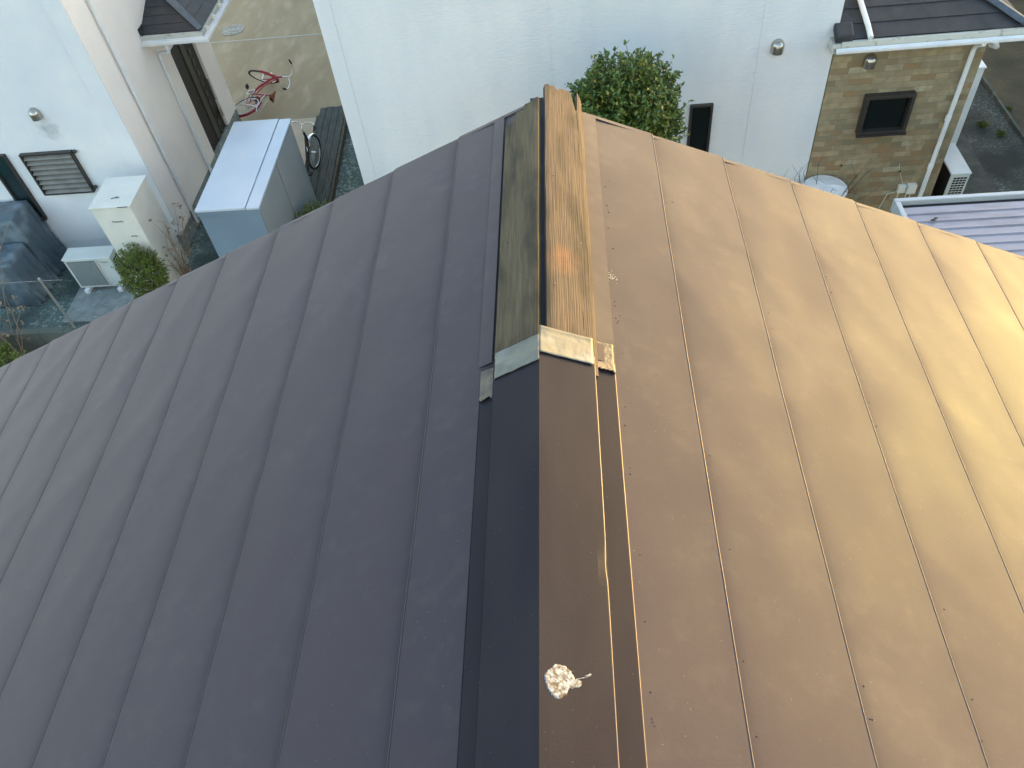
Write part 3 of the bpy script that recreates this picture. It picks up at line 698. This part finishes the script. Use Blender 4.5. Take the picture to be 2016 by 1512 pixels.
# ------------------------------------------------------------------ outdoor units
def ac_unit(M4, label, name_txt=True):
    e = empty('outdoor_unit', label, 'air conditioner', M=M4, group='air conditioner outdoor units')
    v = MB(); v.box(-.39, .39, -.14, .14, .08, .66); v.build('casing', M['ac'], e, bevel=.012)
    v = MB(); v.box(-.40, .40, -.152, .15, .662, .69); v.build('top_panel', M['ac'], e, bevel=.012)
    v = MB()
    for i in range(26): v.box(-.33, .11, -.150, -.142, .14 + i * .0185, .147 + i * .0185)
    for i in range(7): v.box(-.33 + i * .072, -.326 + i * .072, -.153, -.147, .14, .62)
    v.build('fan_grille', M['acgrill'], e)
    v = MB(); v.box(-.345, .125, -.1445, -.1405, .125, .635); v.build('grille_backing', mat('grille_back', (.17, .19, .19), .6), e)
    v = MB(); v.box(.135, .145, -.158, -.142, .12, .64); v.build('trim', M['cream'], e)
    if name_txt: text('Panasonic', .03, Matrix.Translation((.27, -.142, .585)) @ Matrix.Rotation(R(90), 4, 'X'), M['print'], e)
    v = MB()
    for i in range(9):
        for k in (0, 1): v.box(.392, .396, -.10 + k * .09, -.02 + k * .09, .16 + i * .05, .19 + i * .05)
    v.build('side_vent', M['dark'], e)
    v = MB(); v.box(-.37, .37, .1405, .146, .10, .655); v.build('rear_coil', M['dark'], e)
    for x in (-.28, .28):
        f = MB(); f.box(x - .04, x + .04, -.2, .2, .0, .075); f.build('foot', M['white'], e, bevel=.01)
    return e
ac_unit(Matrix.Translation((-7.66, 9.56, .05)), 'white outdoor unit with its fan grille facing the roof, beside the water heater')
ac_unit(Matrix.Translation((5.85, 10.66, 0)) @ Matrix.Rotation(R(90), 4, 'Z') , 'white outdoor unit seen end-on in the dark gap beside the sandstone wall', False)
# the end of that unit which faces us carries the coil grille
v = MB(); 
for i in range(11):
    for k in range(4): v.box(-.09 + k * .05, -.05 + k * .05, -.397, -.391, .14 + i * .045, .165 + i * .045)
g_ = v.build('coil_grille', M['dark'], bpy.data.objects['outdoor_unit.001']); g_.matrix_local = Matrix.Rotation(R(-90), 4, 'Z')
slabo('concrete_slab', -8.15, -7.12, 8.72, 9.80, .05, M['slab'], th=.07)
# loose things by the outdoor unit
v = MB(); v.tube([(-7.06, 9.30, .09), (-6.98, 9.24, .09), (-6.92, 9.21, .09)], .035, 8); v.build('pipe_offcut', M['white'], label='short white pipe offcut on the slab by the outdoor unit', cat='pipe')

# ------------------------------------------------------------------ storage shed
e = empty('storage_shed', 'pale blue steel storage shed between the two houses', 'shed', (-4.78, 10.0, 0))
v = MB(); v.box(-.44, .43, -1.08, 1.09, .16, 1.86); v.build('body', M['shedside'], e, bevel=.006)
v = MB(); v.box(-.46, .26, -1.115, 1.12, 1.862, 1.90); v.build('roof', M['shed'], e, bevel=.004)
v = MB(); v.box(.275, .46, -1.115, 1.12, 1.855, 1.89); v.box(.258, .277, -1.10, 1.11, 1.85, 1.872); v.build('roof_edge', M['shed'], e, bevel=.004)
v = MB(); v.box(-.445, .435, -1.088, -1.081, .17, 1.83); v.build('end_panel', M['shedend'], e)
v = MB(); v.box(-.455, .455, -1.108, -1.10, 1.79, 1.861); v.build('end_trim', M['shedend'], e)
v = MB(); v.box(.431, .438, -1.06, .0, .2, 1.82); v.build('door', M['shedside'], e, bevel=.003)
v = MB(); v.box(.439, .446, .002, 1.07, .2, 1.82); v.build('door', M['shedside'], e, bevel=.003)
for x in (-.36, .36):
    for y in (-1.0, .95):
        f = MB(); f.box(x - .09, x + .09, y - .09, y + .19, -.01, .158); f.build('block_foot', M['slab'], e)
# meter box stood on blocks in the corner
v = MB(); v.box(-6.33, -5.62, 9.45, 10.0, 0, .02); 
e = empty('electric_box', 'grey box on a plinth at the corner of the left house behind the shed', 'utility box', (-5.73, 10.55, 0))
v = MB(); v.box(-.13, .13, -.12, .12, .1, .42); v.build('housing', M['slab'], e, bevel=.01)
v = MB(); v.box(-.14, .14, -.13, .13, .422, .44); v.build('lid', M['slab'], e, bevel=.005)

# ------------------------------------------------------------------ deck between shed and white house
e = empty('wooden_deck', 'weathered grey plank walkway along the white house', 'walkway', M=Matrix.Translation((-4.52, 11.6, 0)) @ Matrix.Rotation(R(3.2), 4, 'Z'))
for i in range(4):
    v = MB(); v.box(-.26 + i * .13, -.136 + i * .13, -3.0, 2.85 + .02 * (i % 2), .09, .13); v.build('plank', M['deck'], e, bevel=.004)
v = MB(); v.box(.262, .31, -3.0, 2.85, 0, .12); v.box(-.31, -.262, -3.0, 2.6, 0, .12); v.build('edging', M['deckb'], e)
for y in (-2.5, -.2, 2.4):
    v = MB(); v.box(-.25, .25, y, y + .09, -.01, .088); v.build('joist', M['deckb'], e)

# ------------------------------------------------------------------ bicycles
def circle(r, n=36, c=(0, 0, 0)): return [Vector((c[0] + r * math.cos(2 * math.pi * i / n), c[1], c[2] + r * math.sin(2 * math.pi * i / n))) for i in range(n)]
def wheel(parent, cx, cz, r, fender, a0, a1, T=None, tyre='blackp'):
    v = MB(); v.tube(circle(r - .018, 40, (cx, 0, cz)), .018, 8, closed=True); w_ = v.build('wheel', M[tyre], parent)
    v = MB(); v.tube(circle(r - .045, 40, (cx, 0, cz)), .008, 6, closed=True); v.build('rim', M['chrome'], w_)
    v = MB()
    for i in range(24):
        t = 2 * math.pi * i / 24; v.tube([(cx, .025 * (-1) ** i, cz), (cx + (r - .05) * math.cos(t), 0, cz + (r - .05) * math.sin(t))], .0016, 4)
    v.tube([(cx, -.05, cz), (cx, .05, cz)], .018, 8); v.build('spokes', M['chrome'], w_)
    v = MB(); n = 20
    def fn(u, q):
        t = R(a0 + (a1 - a0) * q); b_ = math.pi * u; rr = r + .012 + .012 * math.sin(b_)
        return (cx + rr * math.cos(t), .028 * math.cos(b_), cz + rr * math.sin(t))
    grid(v, 6, 22, fn); f = v.build('mudguard', M[fender], parent); return [w_, f]
def bicycle(Mw, label, paint, fender, saddle, steer, basket=False):
    e = empty('bicycle', label, 'bicycle', M=Mw, group='bicycles between the houses')
    # local: x forward, z up, origin on the ground below the bottom bracket
    BB = Vector((0, 0, .27)); RH = Vector((-.45, 0, .31)); HT = Vector((.46, 0, .80)); HB = Vector((.50, 0, .66)); ST = Vector((-.16, 0, .72))
    v = MB()
    mid = Vector((.22, 0, .36))
    v.tube([BB, mid, Vector((.38, 0, .50)), HB], .023, 10); v.tube([BB, ST], .018, 10); v.tube([BB + Vector((-.03, 0, .12)), Vector((.2, 0, .46)), HT - Vector((.0, 0, .04))], .014, 8)
    v.tube([HB - Vector((-.01, 0, .03)), HT + Vector((-.01, 0, .02))], .022, 10)
    for s_ in (-1, 1):
        v.tube([BB + Vector((-.02, .03 * s_, 0)), RH + Vector((0, .05 * s_, 0))], .010, 6); v.tube([ST + Vector((0, .015 * s_, -.06)), RH + Vector((0, .05 * s_, 0))], .008, 6)
    v.build('frame', M[paint], e)
    wheel(e, RH.x, RH.z, .31, fender, 20, 185)
    v = MB(); v.tube([ST, ST + Vector((-.03, 0, .09))], .012, 8); v.build('seat_post', M['chrome'], e)
    v = MB(); sc = ST + Vector((-.04, 0, .11))
    def fs_(u, q):
        x = -.14 + .28 * q; wd = .02 + .085 * (1 - q) ** 1.1; wd = wd if q > .04 else .05; t = 2 * math.pi * u
        return sc + Vector((x, wd * math.cos(t), .028 * math.sin(t) + .012 * (1 - q) + (-.0)))
    grid(v, 16, 12, fs_)
    v.build('saddle', M[saddle], e)
    v = MB()
    for s_ in (-1, 1): v.tube([(-.22, .055 * s_, .70), (-.30, .06 * s_, .68), (-.66, .06 * s_, .66), (-.72, .03 * s_, .66)], .006, 6); v.tube([(-.62, .06 * s_, .66), RH + Vector((0, .06 * s_, 0))], .005, 6)
    for i in range(4): v.tube([(-.34 - i * .1, -.06, .675), (-.34 - i * .1, .06, .675)], .005, 6)
    v.build('rear_rack', M['chrome'], e)
    v = MB(); v.tube(circle(.085, 24, (0, .045, .27)), .006, 6, closed=True); v.tube([(0, .05, .27), (.11, .06, .17)], .009, 6); v.tube([(0, -.05, .27), (-.11, -.06, .37)], .009, 6); v.tube([(0, -.06, .27), (0, .06, .27)], .02, 8)
    v.build('crank', M['chrome'], e)
    v = MB(); v.box(.08, .17, .06, .14, .155, .18); v.build('pedal', M['blackp'], e)
    v = MB(); v.box(-.17, -.08, -.14, -.06, .355, .38); v.build('pedal', M['blackp'], e)
    v = MB(); v.tube([(0, .045, .355), (-.45, .045, .345)], .004, 5); v.tube([(0, .045, .185), (-.45, .045, .275)], .004, 5); v.tube([RH + Vector((.0, .05, 0)), RH + Vector((-.06, .10, -.28))], .008, 6); v.build('chain', M['steel'], e)
    # steered assembly
    ax = (HT - HB).normalized(); S = Matrix.Translation(HB) @ Matrix.Rotation(R(steer), 4, ax) @ Matrix.Translation(-HB)
    k = len(bpy.data.objects); FH = Vector((.62, 0, .31))
    made = []
    v = MB()
    for s_ in (-1, 1): v.tube([HB + Vector((.005, .03 * s_, -.04)), HB + Vector((.03, .05 * s_, -.12)), FH + Vector((0, .05 * s_, 0))], .011, 8)
    v.tube([HB + Vector((0, -.035, -.035)), HB + Vector((0, .035, -.035))], .014, 8); made.append(v.build('fork', M['chrome' if paint == 'blackp' else paint], e))
    made += wheel(e, FH.x, FH.z, .31, fender, 35, 165)
    v = MB(); top = HT + ax * .14; v.tube([HT, top, top + Vector((.05, 0, .02))], .013, 8)
    hb = top + Vector((.05, 0, .02))
    for s_ in (-1, 1): v.tube([hb, hb + Vector((.02, .10 * s_, .05)), hb + Vector((-.04, .22 * s_, .07)), hb + Vector((-.10, .27 * s_, .06))], .011, 8)
    made.append(v.build('handlebar', M['chrome'], e))
    v = MB()
    for s_ in (-1, 1):
        v = MB(); v.tube([hb + Vector((-.10, .27 * s_, .06)), hb + Vector((-.20, .30 * s_, .045))], .017, 8); v.tube([hb + Vector((-.10, .27 * s_, .05)), hb + Vector((-.13, .31 * s_, .02))], .006, 5); made.append(v.build('grip', M['blackp'], e))
    v = MB(); dome(v, FH + Vector((-.10, .04, .22)), .035, .035, full=True, n=10, m=8); made.append(v.build('headlamp', M['chrome'], e))
    for o in made: o.matrix_basis = S
    return e
def basis(o, fwd, up):
    f_ = Vector(fwd).normalized(); u = Vector(up); u = (u - f_ * u.dot(f_)).normalized(); l = u.cross(f_)
    return Matrix(((f_.x, l.x, u.x, o[0]), (f_.y, l.y, u.y, o[1]), (f_.z, l.z, u.z, o[2]), (0, 0, 0, 1)))
bicycle(basis((-6.72, 15.02, .20), (.12, 1, .06), (1, -.12, .16)), 'red bicycle lying on its side on the concrete with its front wheel turned', 'red', 'red', 'brownl', -58)
bicycle(basis((-4.62, 11.78, .13), (.02, 1, 0), (.0, 0, 1)), 'black bicycle with chrome mudguards on the plank walkway behind the shed', 'blackp', 'chrome', 'blackp', -8)
# manhole
v = MB(); v.tube([(-7.82, 18.42, .003), (-7.82, 18.42, .012)], .27, 28); mo = v.build('manhole_cover', M['cover'], label='round iron manhole cover set in the concrete yard', cat='manhole cover')
v = MB(); v.tube(circle(.2, 24, (0, 0, 0)), .012, 5, closed=True); v.tube(circle(.1, 24, (0, 0, 0)), .012, 5, closed=True); ro = v.build('raised_ring', M['cover'], mo); ro.matrix_local = Matrix.Translation((-7.82, 18.42, .008)) @ Matrix.Rotation(R(90), 4, 'X')

# ------------------------------------------------------------------ tarpaulin-covered heap
e = empty('tarpaulin_heap', 'blue-grey tarpaulin draped over stacked goods against the left house', 'tarpaulin', (-9.15, 9.85, 0))
def drape(x0, x1, y0, y1, h, seed, sub=46):
    def fn(u, q):
        a = (u - .5) * 2; b_ = (q - .5) * 2; m_ = max(abs(a), abs(b_)); 
        k = min(1, m_ / .62); X = a / max(m_, 1e-5) * k if m_ > 0 else 0; Y = b_ / max(m_, 1e-5) * k if m_ > 0 else 0
        drop = max(0, (m_ - .62) / .38)
        z = h * (1 - drop) + .035 * noise.noise(Vector((a * 3 + seed, b_ * 3, 0))) * (1 - drop)
        fold = 1 + .10 * drop + .07 * drop * noise.noise(Vector((a * 9, b_ * 9, seed))) + .05 * drop * math.sin(seed + (a - b_) * 13)
        return ((x0 + x1) / 2 + (x1 - x0) / 2 * X * fold, (y0 + y1) / 2 + (y1 - y0) / 2 * Y * fold, max(z, .01))
    v = MB(); grid(v, sub, sub, fn); return v
drape(-.75, .42, -.05, .50, 1.25, 2.0).build('cover', M['tarp'], e)
drape(-1.0, .38, -.62, -.08, .85, 6.0).build('lower_cover', M['tarp'], e)
v = MB(); v.tube([(.10, -.40, .92), (.16, -.2, .98), (.28, -.12, 1.15), (.38, 0, 1.25)], .005, 5); v.tube([(.05, -.42, .90), (.12, -.38, .93), (.16, -.3, .95)], .014, 6); v.build('tie_rope', M['dry'], e)

# ------------------------------------------------------------------ boundary block wall + mesh fence
e = empty('mesh_fence', 'low wire mesh fence with round posts on a dark block wall', 'fence', (-9, 8.1, 0))
v = MB(); 
for i in range(12): v.box(-3 + i * .4, -2.608 + i * .4, -.06, .06, 0, .50)
v.build('block_wall', M['block'], e)
v = MB()
for i in range(-30, 38): v.tube([(i * .05, 0, .52), (i * .05, 0, 1.46)], .0014, 4, cap=False)
for k in range(20): v.tube([(-1.5, 0, .53 + k * .049), (1.9, 0, .53 + k * .049)], .0014, 4, cap=False)
v.build('wire_mesh', M['wire'], e)
v = MB()
for i in range(-30, 38): v.tube([(i * .05, 0, 1.46), (i * .05 + .012, -.02, 1.475), (i * .05 + .025, 0, 1.46)], .003, 4, cap=False)
v.tube([(-1.5, 0, 1.462), (1.9, 0, 1.462)], .004, 5); v.build('top_rail', M['post'], e)
for x in (-.55, 1.45, 1.45 - 2.9):
    v = MB(); v.tube([(x + .1, .03, .4), (x + .1, .03, 1.48)], .018, 10); dome(v, (x + .1, .03, 1.48), .02, .015, n=10, m=3); v.build('post', M['post'], e)
slabo('drain_channel', -12, -6.4, 8.22, 8.62, .03, M['block'], th=.05)

# ------------------------------------------------------------------ foliage
def leaf(mb, p, d, up, l, w_):
    d = d.normalized(); s_ = d.cross(up); s_ = s_.normalized() if s_.length > 1e-3 else Vector((1, 0, 0)); n_ = s_.cross(d)
    mb.add([p, p + d * l * .45 + s_ * w_ + n_ * l * .06, p + d * l - n_ * l * .12, p + d * l * .45 - s_ * w_ + n_ * l * .06], [(0, 1, 2, 3)])
def rvec():
    while 1:
        v_ = Vector((random.uniform(-1, 1), random.uniform(-1, 1), random.uniform(-1, 1)))
        if .05 < v_.length < 1: return v_.normalized()
def crown(c, rad, nclump, nleaf, ll, lw, seed, upb=.5, rough=.3):
    random.seed(seed); mb = MB(); tw = MB(); c = Vector(c)
    for i in range(nclump):
        d = rvec(); d.z = d.z * .95 + .1; d.normalize()
        k = random.uniform(.35, 1.0) ** .6 * (1 + rough * noise.noise(d * 2.3 + Vector((seed, 0, 0))))
        p = c + Vector((d.x * rad[0], d.y * rad[1], d.z * rad[2])) * k
        axis = (d + Vector((0, 0, upb)) + rvec() * .45).normalized(); tl = ll * random.uniform(1.6, 2.8)
        tw.tube([p - axis * tl, p, p + axis * tl * .3], .003, 3, cap=False)
        for j in range(nleaf):
            t = random.uniform(-1, .45); q = p + axis * tl * t + rvec() * ll * .25
            dd = (axis * .55 + rvec()).normalized(); leaf(mb, q, dd, rvec() * .5 + Vector((0, 0, 1)), ll * random.uniform(.65, 1.15), lw * random.uniform(.7, 1.1))
    return mb, tw
def limbs(mb, base, c, rad, n, r0, seed):
    random.seed(seed); base = Vector(base); c = Vector(c); fork = base.lerp(c, .6)
    mb.tube([base, base.lerp(fork, .5) + Vector((.02, .02, 0)), fork], [r0, r0 * .85, r0 * .7], 8)
    for i in range(n):
        d = rvec(); d.z = abs(d.z) * .8; e_ = c + Vector((d.x * rad[0], d.y * rad[1], d.z * rad[2])) * .8
        mb.tube([fork, fork.lerp(e_, .5) + rvec() * .06, e_], [r0 * .5, r0 * .3, r0 * .1], 6)
e = empty('broadleaf_tree', 'rounded evergreen tree with glossy leaves in front of the white wall', 'tree', (0, 0, 0))
mb, tw = crown((.62, 8.75, 2.83), (.80, .70, .86), 2500, 14, .066, .021, 11, rough=.35)
mb.build('crown', M['leaf'], e); limbs(tw, (.66, 8.8, 0), (.66, 8.75, 2.8), (.78, .7, .85), 14, .06, 5); tw.build('trunk', M['bark'], e)
e = empty('round_bush', 'dense yellow-green clipped bush in front of the water heater', 'bush', (0, 0, 0))
mb, tw = crown((-6.60, 9.02, .72), (.38, .34, .50), 900, 13, .030, .009, 21, rough=.12)
mb.build('foliage', M['leafy'], e); limbs(tw, (-6.6, 9.02, 0), (-6.6, 9.02, .55), (.33, .3, .4), 8, .02, 6); tw.build('stem', M['bark'], e)
BX, BY = -4.02, 9.98
e = empty('leafy_bush', 'loose green bush at the foot of the steel shed', 'bush', (0, 0, 0))
mb, tw = crown((BX, BY, .62), (.34, .40, .42), 420, 12, .055, .012, 31)
mb.build('foliage', M['leafg'], e); limbs(tw, (BX, BY, 0), (BX, BY, .5), (.3, .3, .35), 8, .02, 7); tw.build('stem', M['bark'], e)
e = empty('corner_bush', 'small bright green bush below the mesh fence at the left edge', 'bush', (0, 0, 0))
mb, tw = crown((-8.5, 7.55, .45), (.38, .35, .4), 350, 12, .045, .012, 41)
mb.build('foliage', M['leafy'], e); limbs(tw, (-8.5, 7.55, 0), (-8.5, 7.55, .3), (.3, .3, .3), 6, .02, 8); tw.build('stem', M['bark'], e)
def drystem(name, label, c, n, h, spread, m, seed, leaves=True):
    random.seed(seed); v = MB(); lf = MB(); e = empty(name, label, 'dry plant', c)
    for i in range(n):
        a = random.uniform(0, 2 * math.pi); p = Vector((random.gauss(0, .03), random.gauss(0, .03), 0)); pts = [p.copy()]
        d = Vector((math.cos(a) * spread, math.sin(a) * spread, 1)).normalized()
        for k in range(5): d = (d + rvec() * .25).normalized(); p = p + d * h / 5; pts.append(p.copy())
        v.tube(pts, [.008, .007, .006, .005, .004, .003], 5)
        for k in range(2, 6):
            q = pts[k]; bb = q + (d + rvec() * .9).normalized() * h * .16; v.tube([q, bb], [.003, .0015], 4)
            if leaves:
                for _ in range(3): leaf(lf, bb, rvec(), rvec(), .06, .014)
    v.build('stems', m, e)
    if leaves: lf.build('withered_leaves', m, e)
drystem('dry_shrub', 'brown withered shrub at the corner of the left house', (-6.28, 9.55, 0), 16, 1.15, .28, M['dry'], 3)
drystem('dry_weed', 'tall brown dead weed in front of the mesh fence', (-8.35, 7.9, .0), 7, 1.4, .12, M['dry'], 8)
drystem('bare_shrub', 'leafless dark shrub in front of the white bin', (3.60, 9.50, 0), 22, 1.30, .30, M['twig'], 5, leaves=False)
# weeds on the gravel yard
random.seed(5)
for i, (x, y) in enumerate(((7.35, 12.2), (7.7, 12.9), (7.15, 12.5), (6.9, 14.2))):
    v = MB()
    for k in range(90): leaf(v, Vector((random.gauss(0, .04), random.gauss(0, .04), .0)), Vector((random.gauss(0, .5), random.gauss(0, .5), 1)), rvec(), .07, .008)
    o = v.build('weed_tuft', M['leafg'], label=('largest green weed tuft in the middle of the dark gravel yard', 'weed tuft on the gravel right beside the earth path edge', 'weed tuft growing against the left of the largest tuft', 'farthest weed tuft at the back of the gravel yard')[i], cat='weed', group='weed tufts on the gravel yard'); o.location = (x, y, -.01)

# ------------------------------------------------------------------ white covered bin
e = empty('white_bin', 'round white lidded bin at the foot of the sandstone wall', 'bin', (3.72, 9.86, .06))
v = MB(); v.tube([(0, 0, 0), (0, 0, .45), (0, 0, .80)], [.24, .27, .285], 26); v.build('body', M['white'], e)
v = MB()
def lid(u, q):
    t = 2 * math.pi * u; r_ = .31 * q; return (r_ * math.cos(t), r_ * math.sin(t), .82 + .05 * math.cos(q * math.pi / 2) + .016 * max(0, math.cos(t * 3)) ** 6 * math.sin(q * math.pi))
grid(v, 48, 10, lid); v.tube([(.31 * math.cos(2 * math.pi * i / 32), .31 * math.sin(2 * math.pi * i / 32), .815) for i in range(32)], .012, 6, closed=True); v.build('lid', M['white'], e)

# ------------------------------------------------------------------ carport
cx0, cy1, cz, cx1, cy0 = 3.80, 7.86, 2.2, 9.2, 4.6
e = empty('carport', 'grey ribbed metal carport roof beside the sandstone extension', 'carport', (cx0, cy1, 0))
v = MB(); prof_ = []; y = -.13
while y > cy0 - cy1 + .1:
    prof_ += [(y, 0), (y - .098, 0), (y - .103, .016), (y - .137, .016), (y - .142, 0)]; y -= .142
vs = []; 
for (yy, zz) in prof_: vs += [(.06, yy, cz - .05 + zz), (cx1 - cx0 - .05, yy, cz - .05 + zz)]
v.add(vs, [(2 * i, 2 * i + 1, 2 * i + 3, 2 * i + 2) for i in range(len(prof_) - 1)])
v.build('ribbed_panel', M['carport'], e)
v = MB(); Lx = cx1 - cx0; Ly = cy0 - cy1
v.box(0, Lx, -.06, 0, cz - .17, cz); v.box(0, .06, Ly, -.061, cz - .17, cz); v.box(Lx - .08, Lx, Ly, -.086, cz - .17, cz); v.box(.076, Lx - .081, Ly, Ly + .08, cz - .17, cz)
v.build('rim', M['rim'], e, bevel=.008)
v = MB(); v.box(.061, Lx - .081, -.135, -.061, cz - .10, cz - .07); v.build('gutter_channel', M['dark'], e)
for x, y in ((.3, -.4), (Lx - .3, -.4), (.3, Ly + .4), (Lx - .3, Ly + .4)):
    v = MB(); v.box(x - .05, x + .05, y - .05, y + .05, 0, cz - .171); v.build('post', M['rim'], e)
v = MB(); 
for k in range(7): leaf(v, Vector((4.12 + random.gauss(0, .02), 7.46 + random.gauss(0, .015), 2.165)), rvec() * .6 + Vector((1, 0, .3)), Vector((0, 0, 1)), .05, .012)
v.build('dead_leaf', M['bark'], label='few dead leaves lying on the carport roof corner', cat='leaf litter')

# ------------------------------------------------------------------ unseen houses added to block the sun and reflect in the roof
def plain_house(loc, sx, sy, h, label, m):
    e = empty('added_house', label, 'house', loc)
    v = MB(); v.box(-sx / 2, sx / 2, -sy / 2, sy / 2, 0, h); v.build('wall', m, e)
    v = MB(); o_ = .4; a, b_ = sx / 2 + o_, sy / 2 + o_
    v.poly([(-a, -b_, h), (a, -b_, h), (a, 0, h + 1.2), (-a, 0, h + 1.2)], (0, 0, .1)); v.poly([(a, b_, h), (-a, b_, h), (-a, 0, h + 1.2), (a, 0, h + 1.2)], (0, 0, .1)); v.build('roof', M['tile'], e)
    for k in range(3):
        for zz in (1.0, 3.6):
            if zz + 1.2 < h:
                v = MB(); v.box(-sx / 2 + .8 + k * 2.3, -sx / 2 + 2.0 + k * 2.3, -sy / 2 - .03, -sy / 2 + .01, zz, zz + 1.1); v.build('window', M['glass'], e)
    return e
plain_house((17.5, 17, 0), 8, 20, 4.6, 'plain unseen house added beyond the gravel yard to block low sun', M['added_wall'])
plain_house((-30, 20, 0), 8, 14, 6.6, 'unseen ochre house added far to the left to reflect in the roof', M['added_wall'])
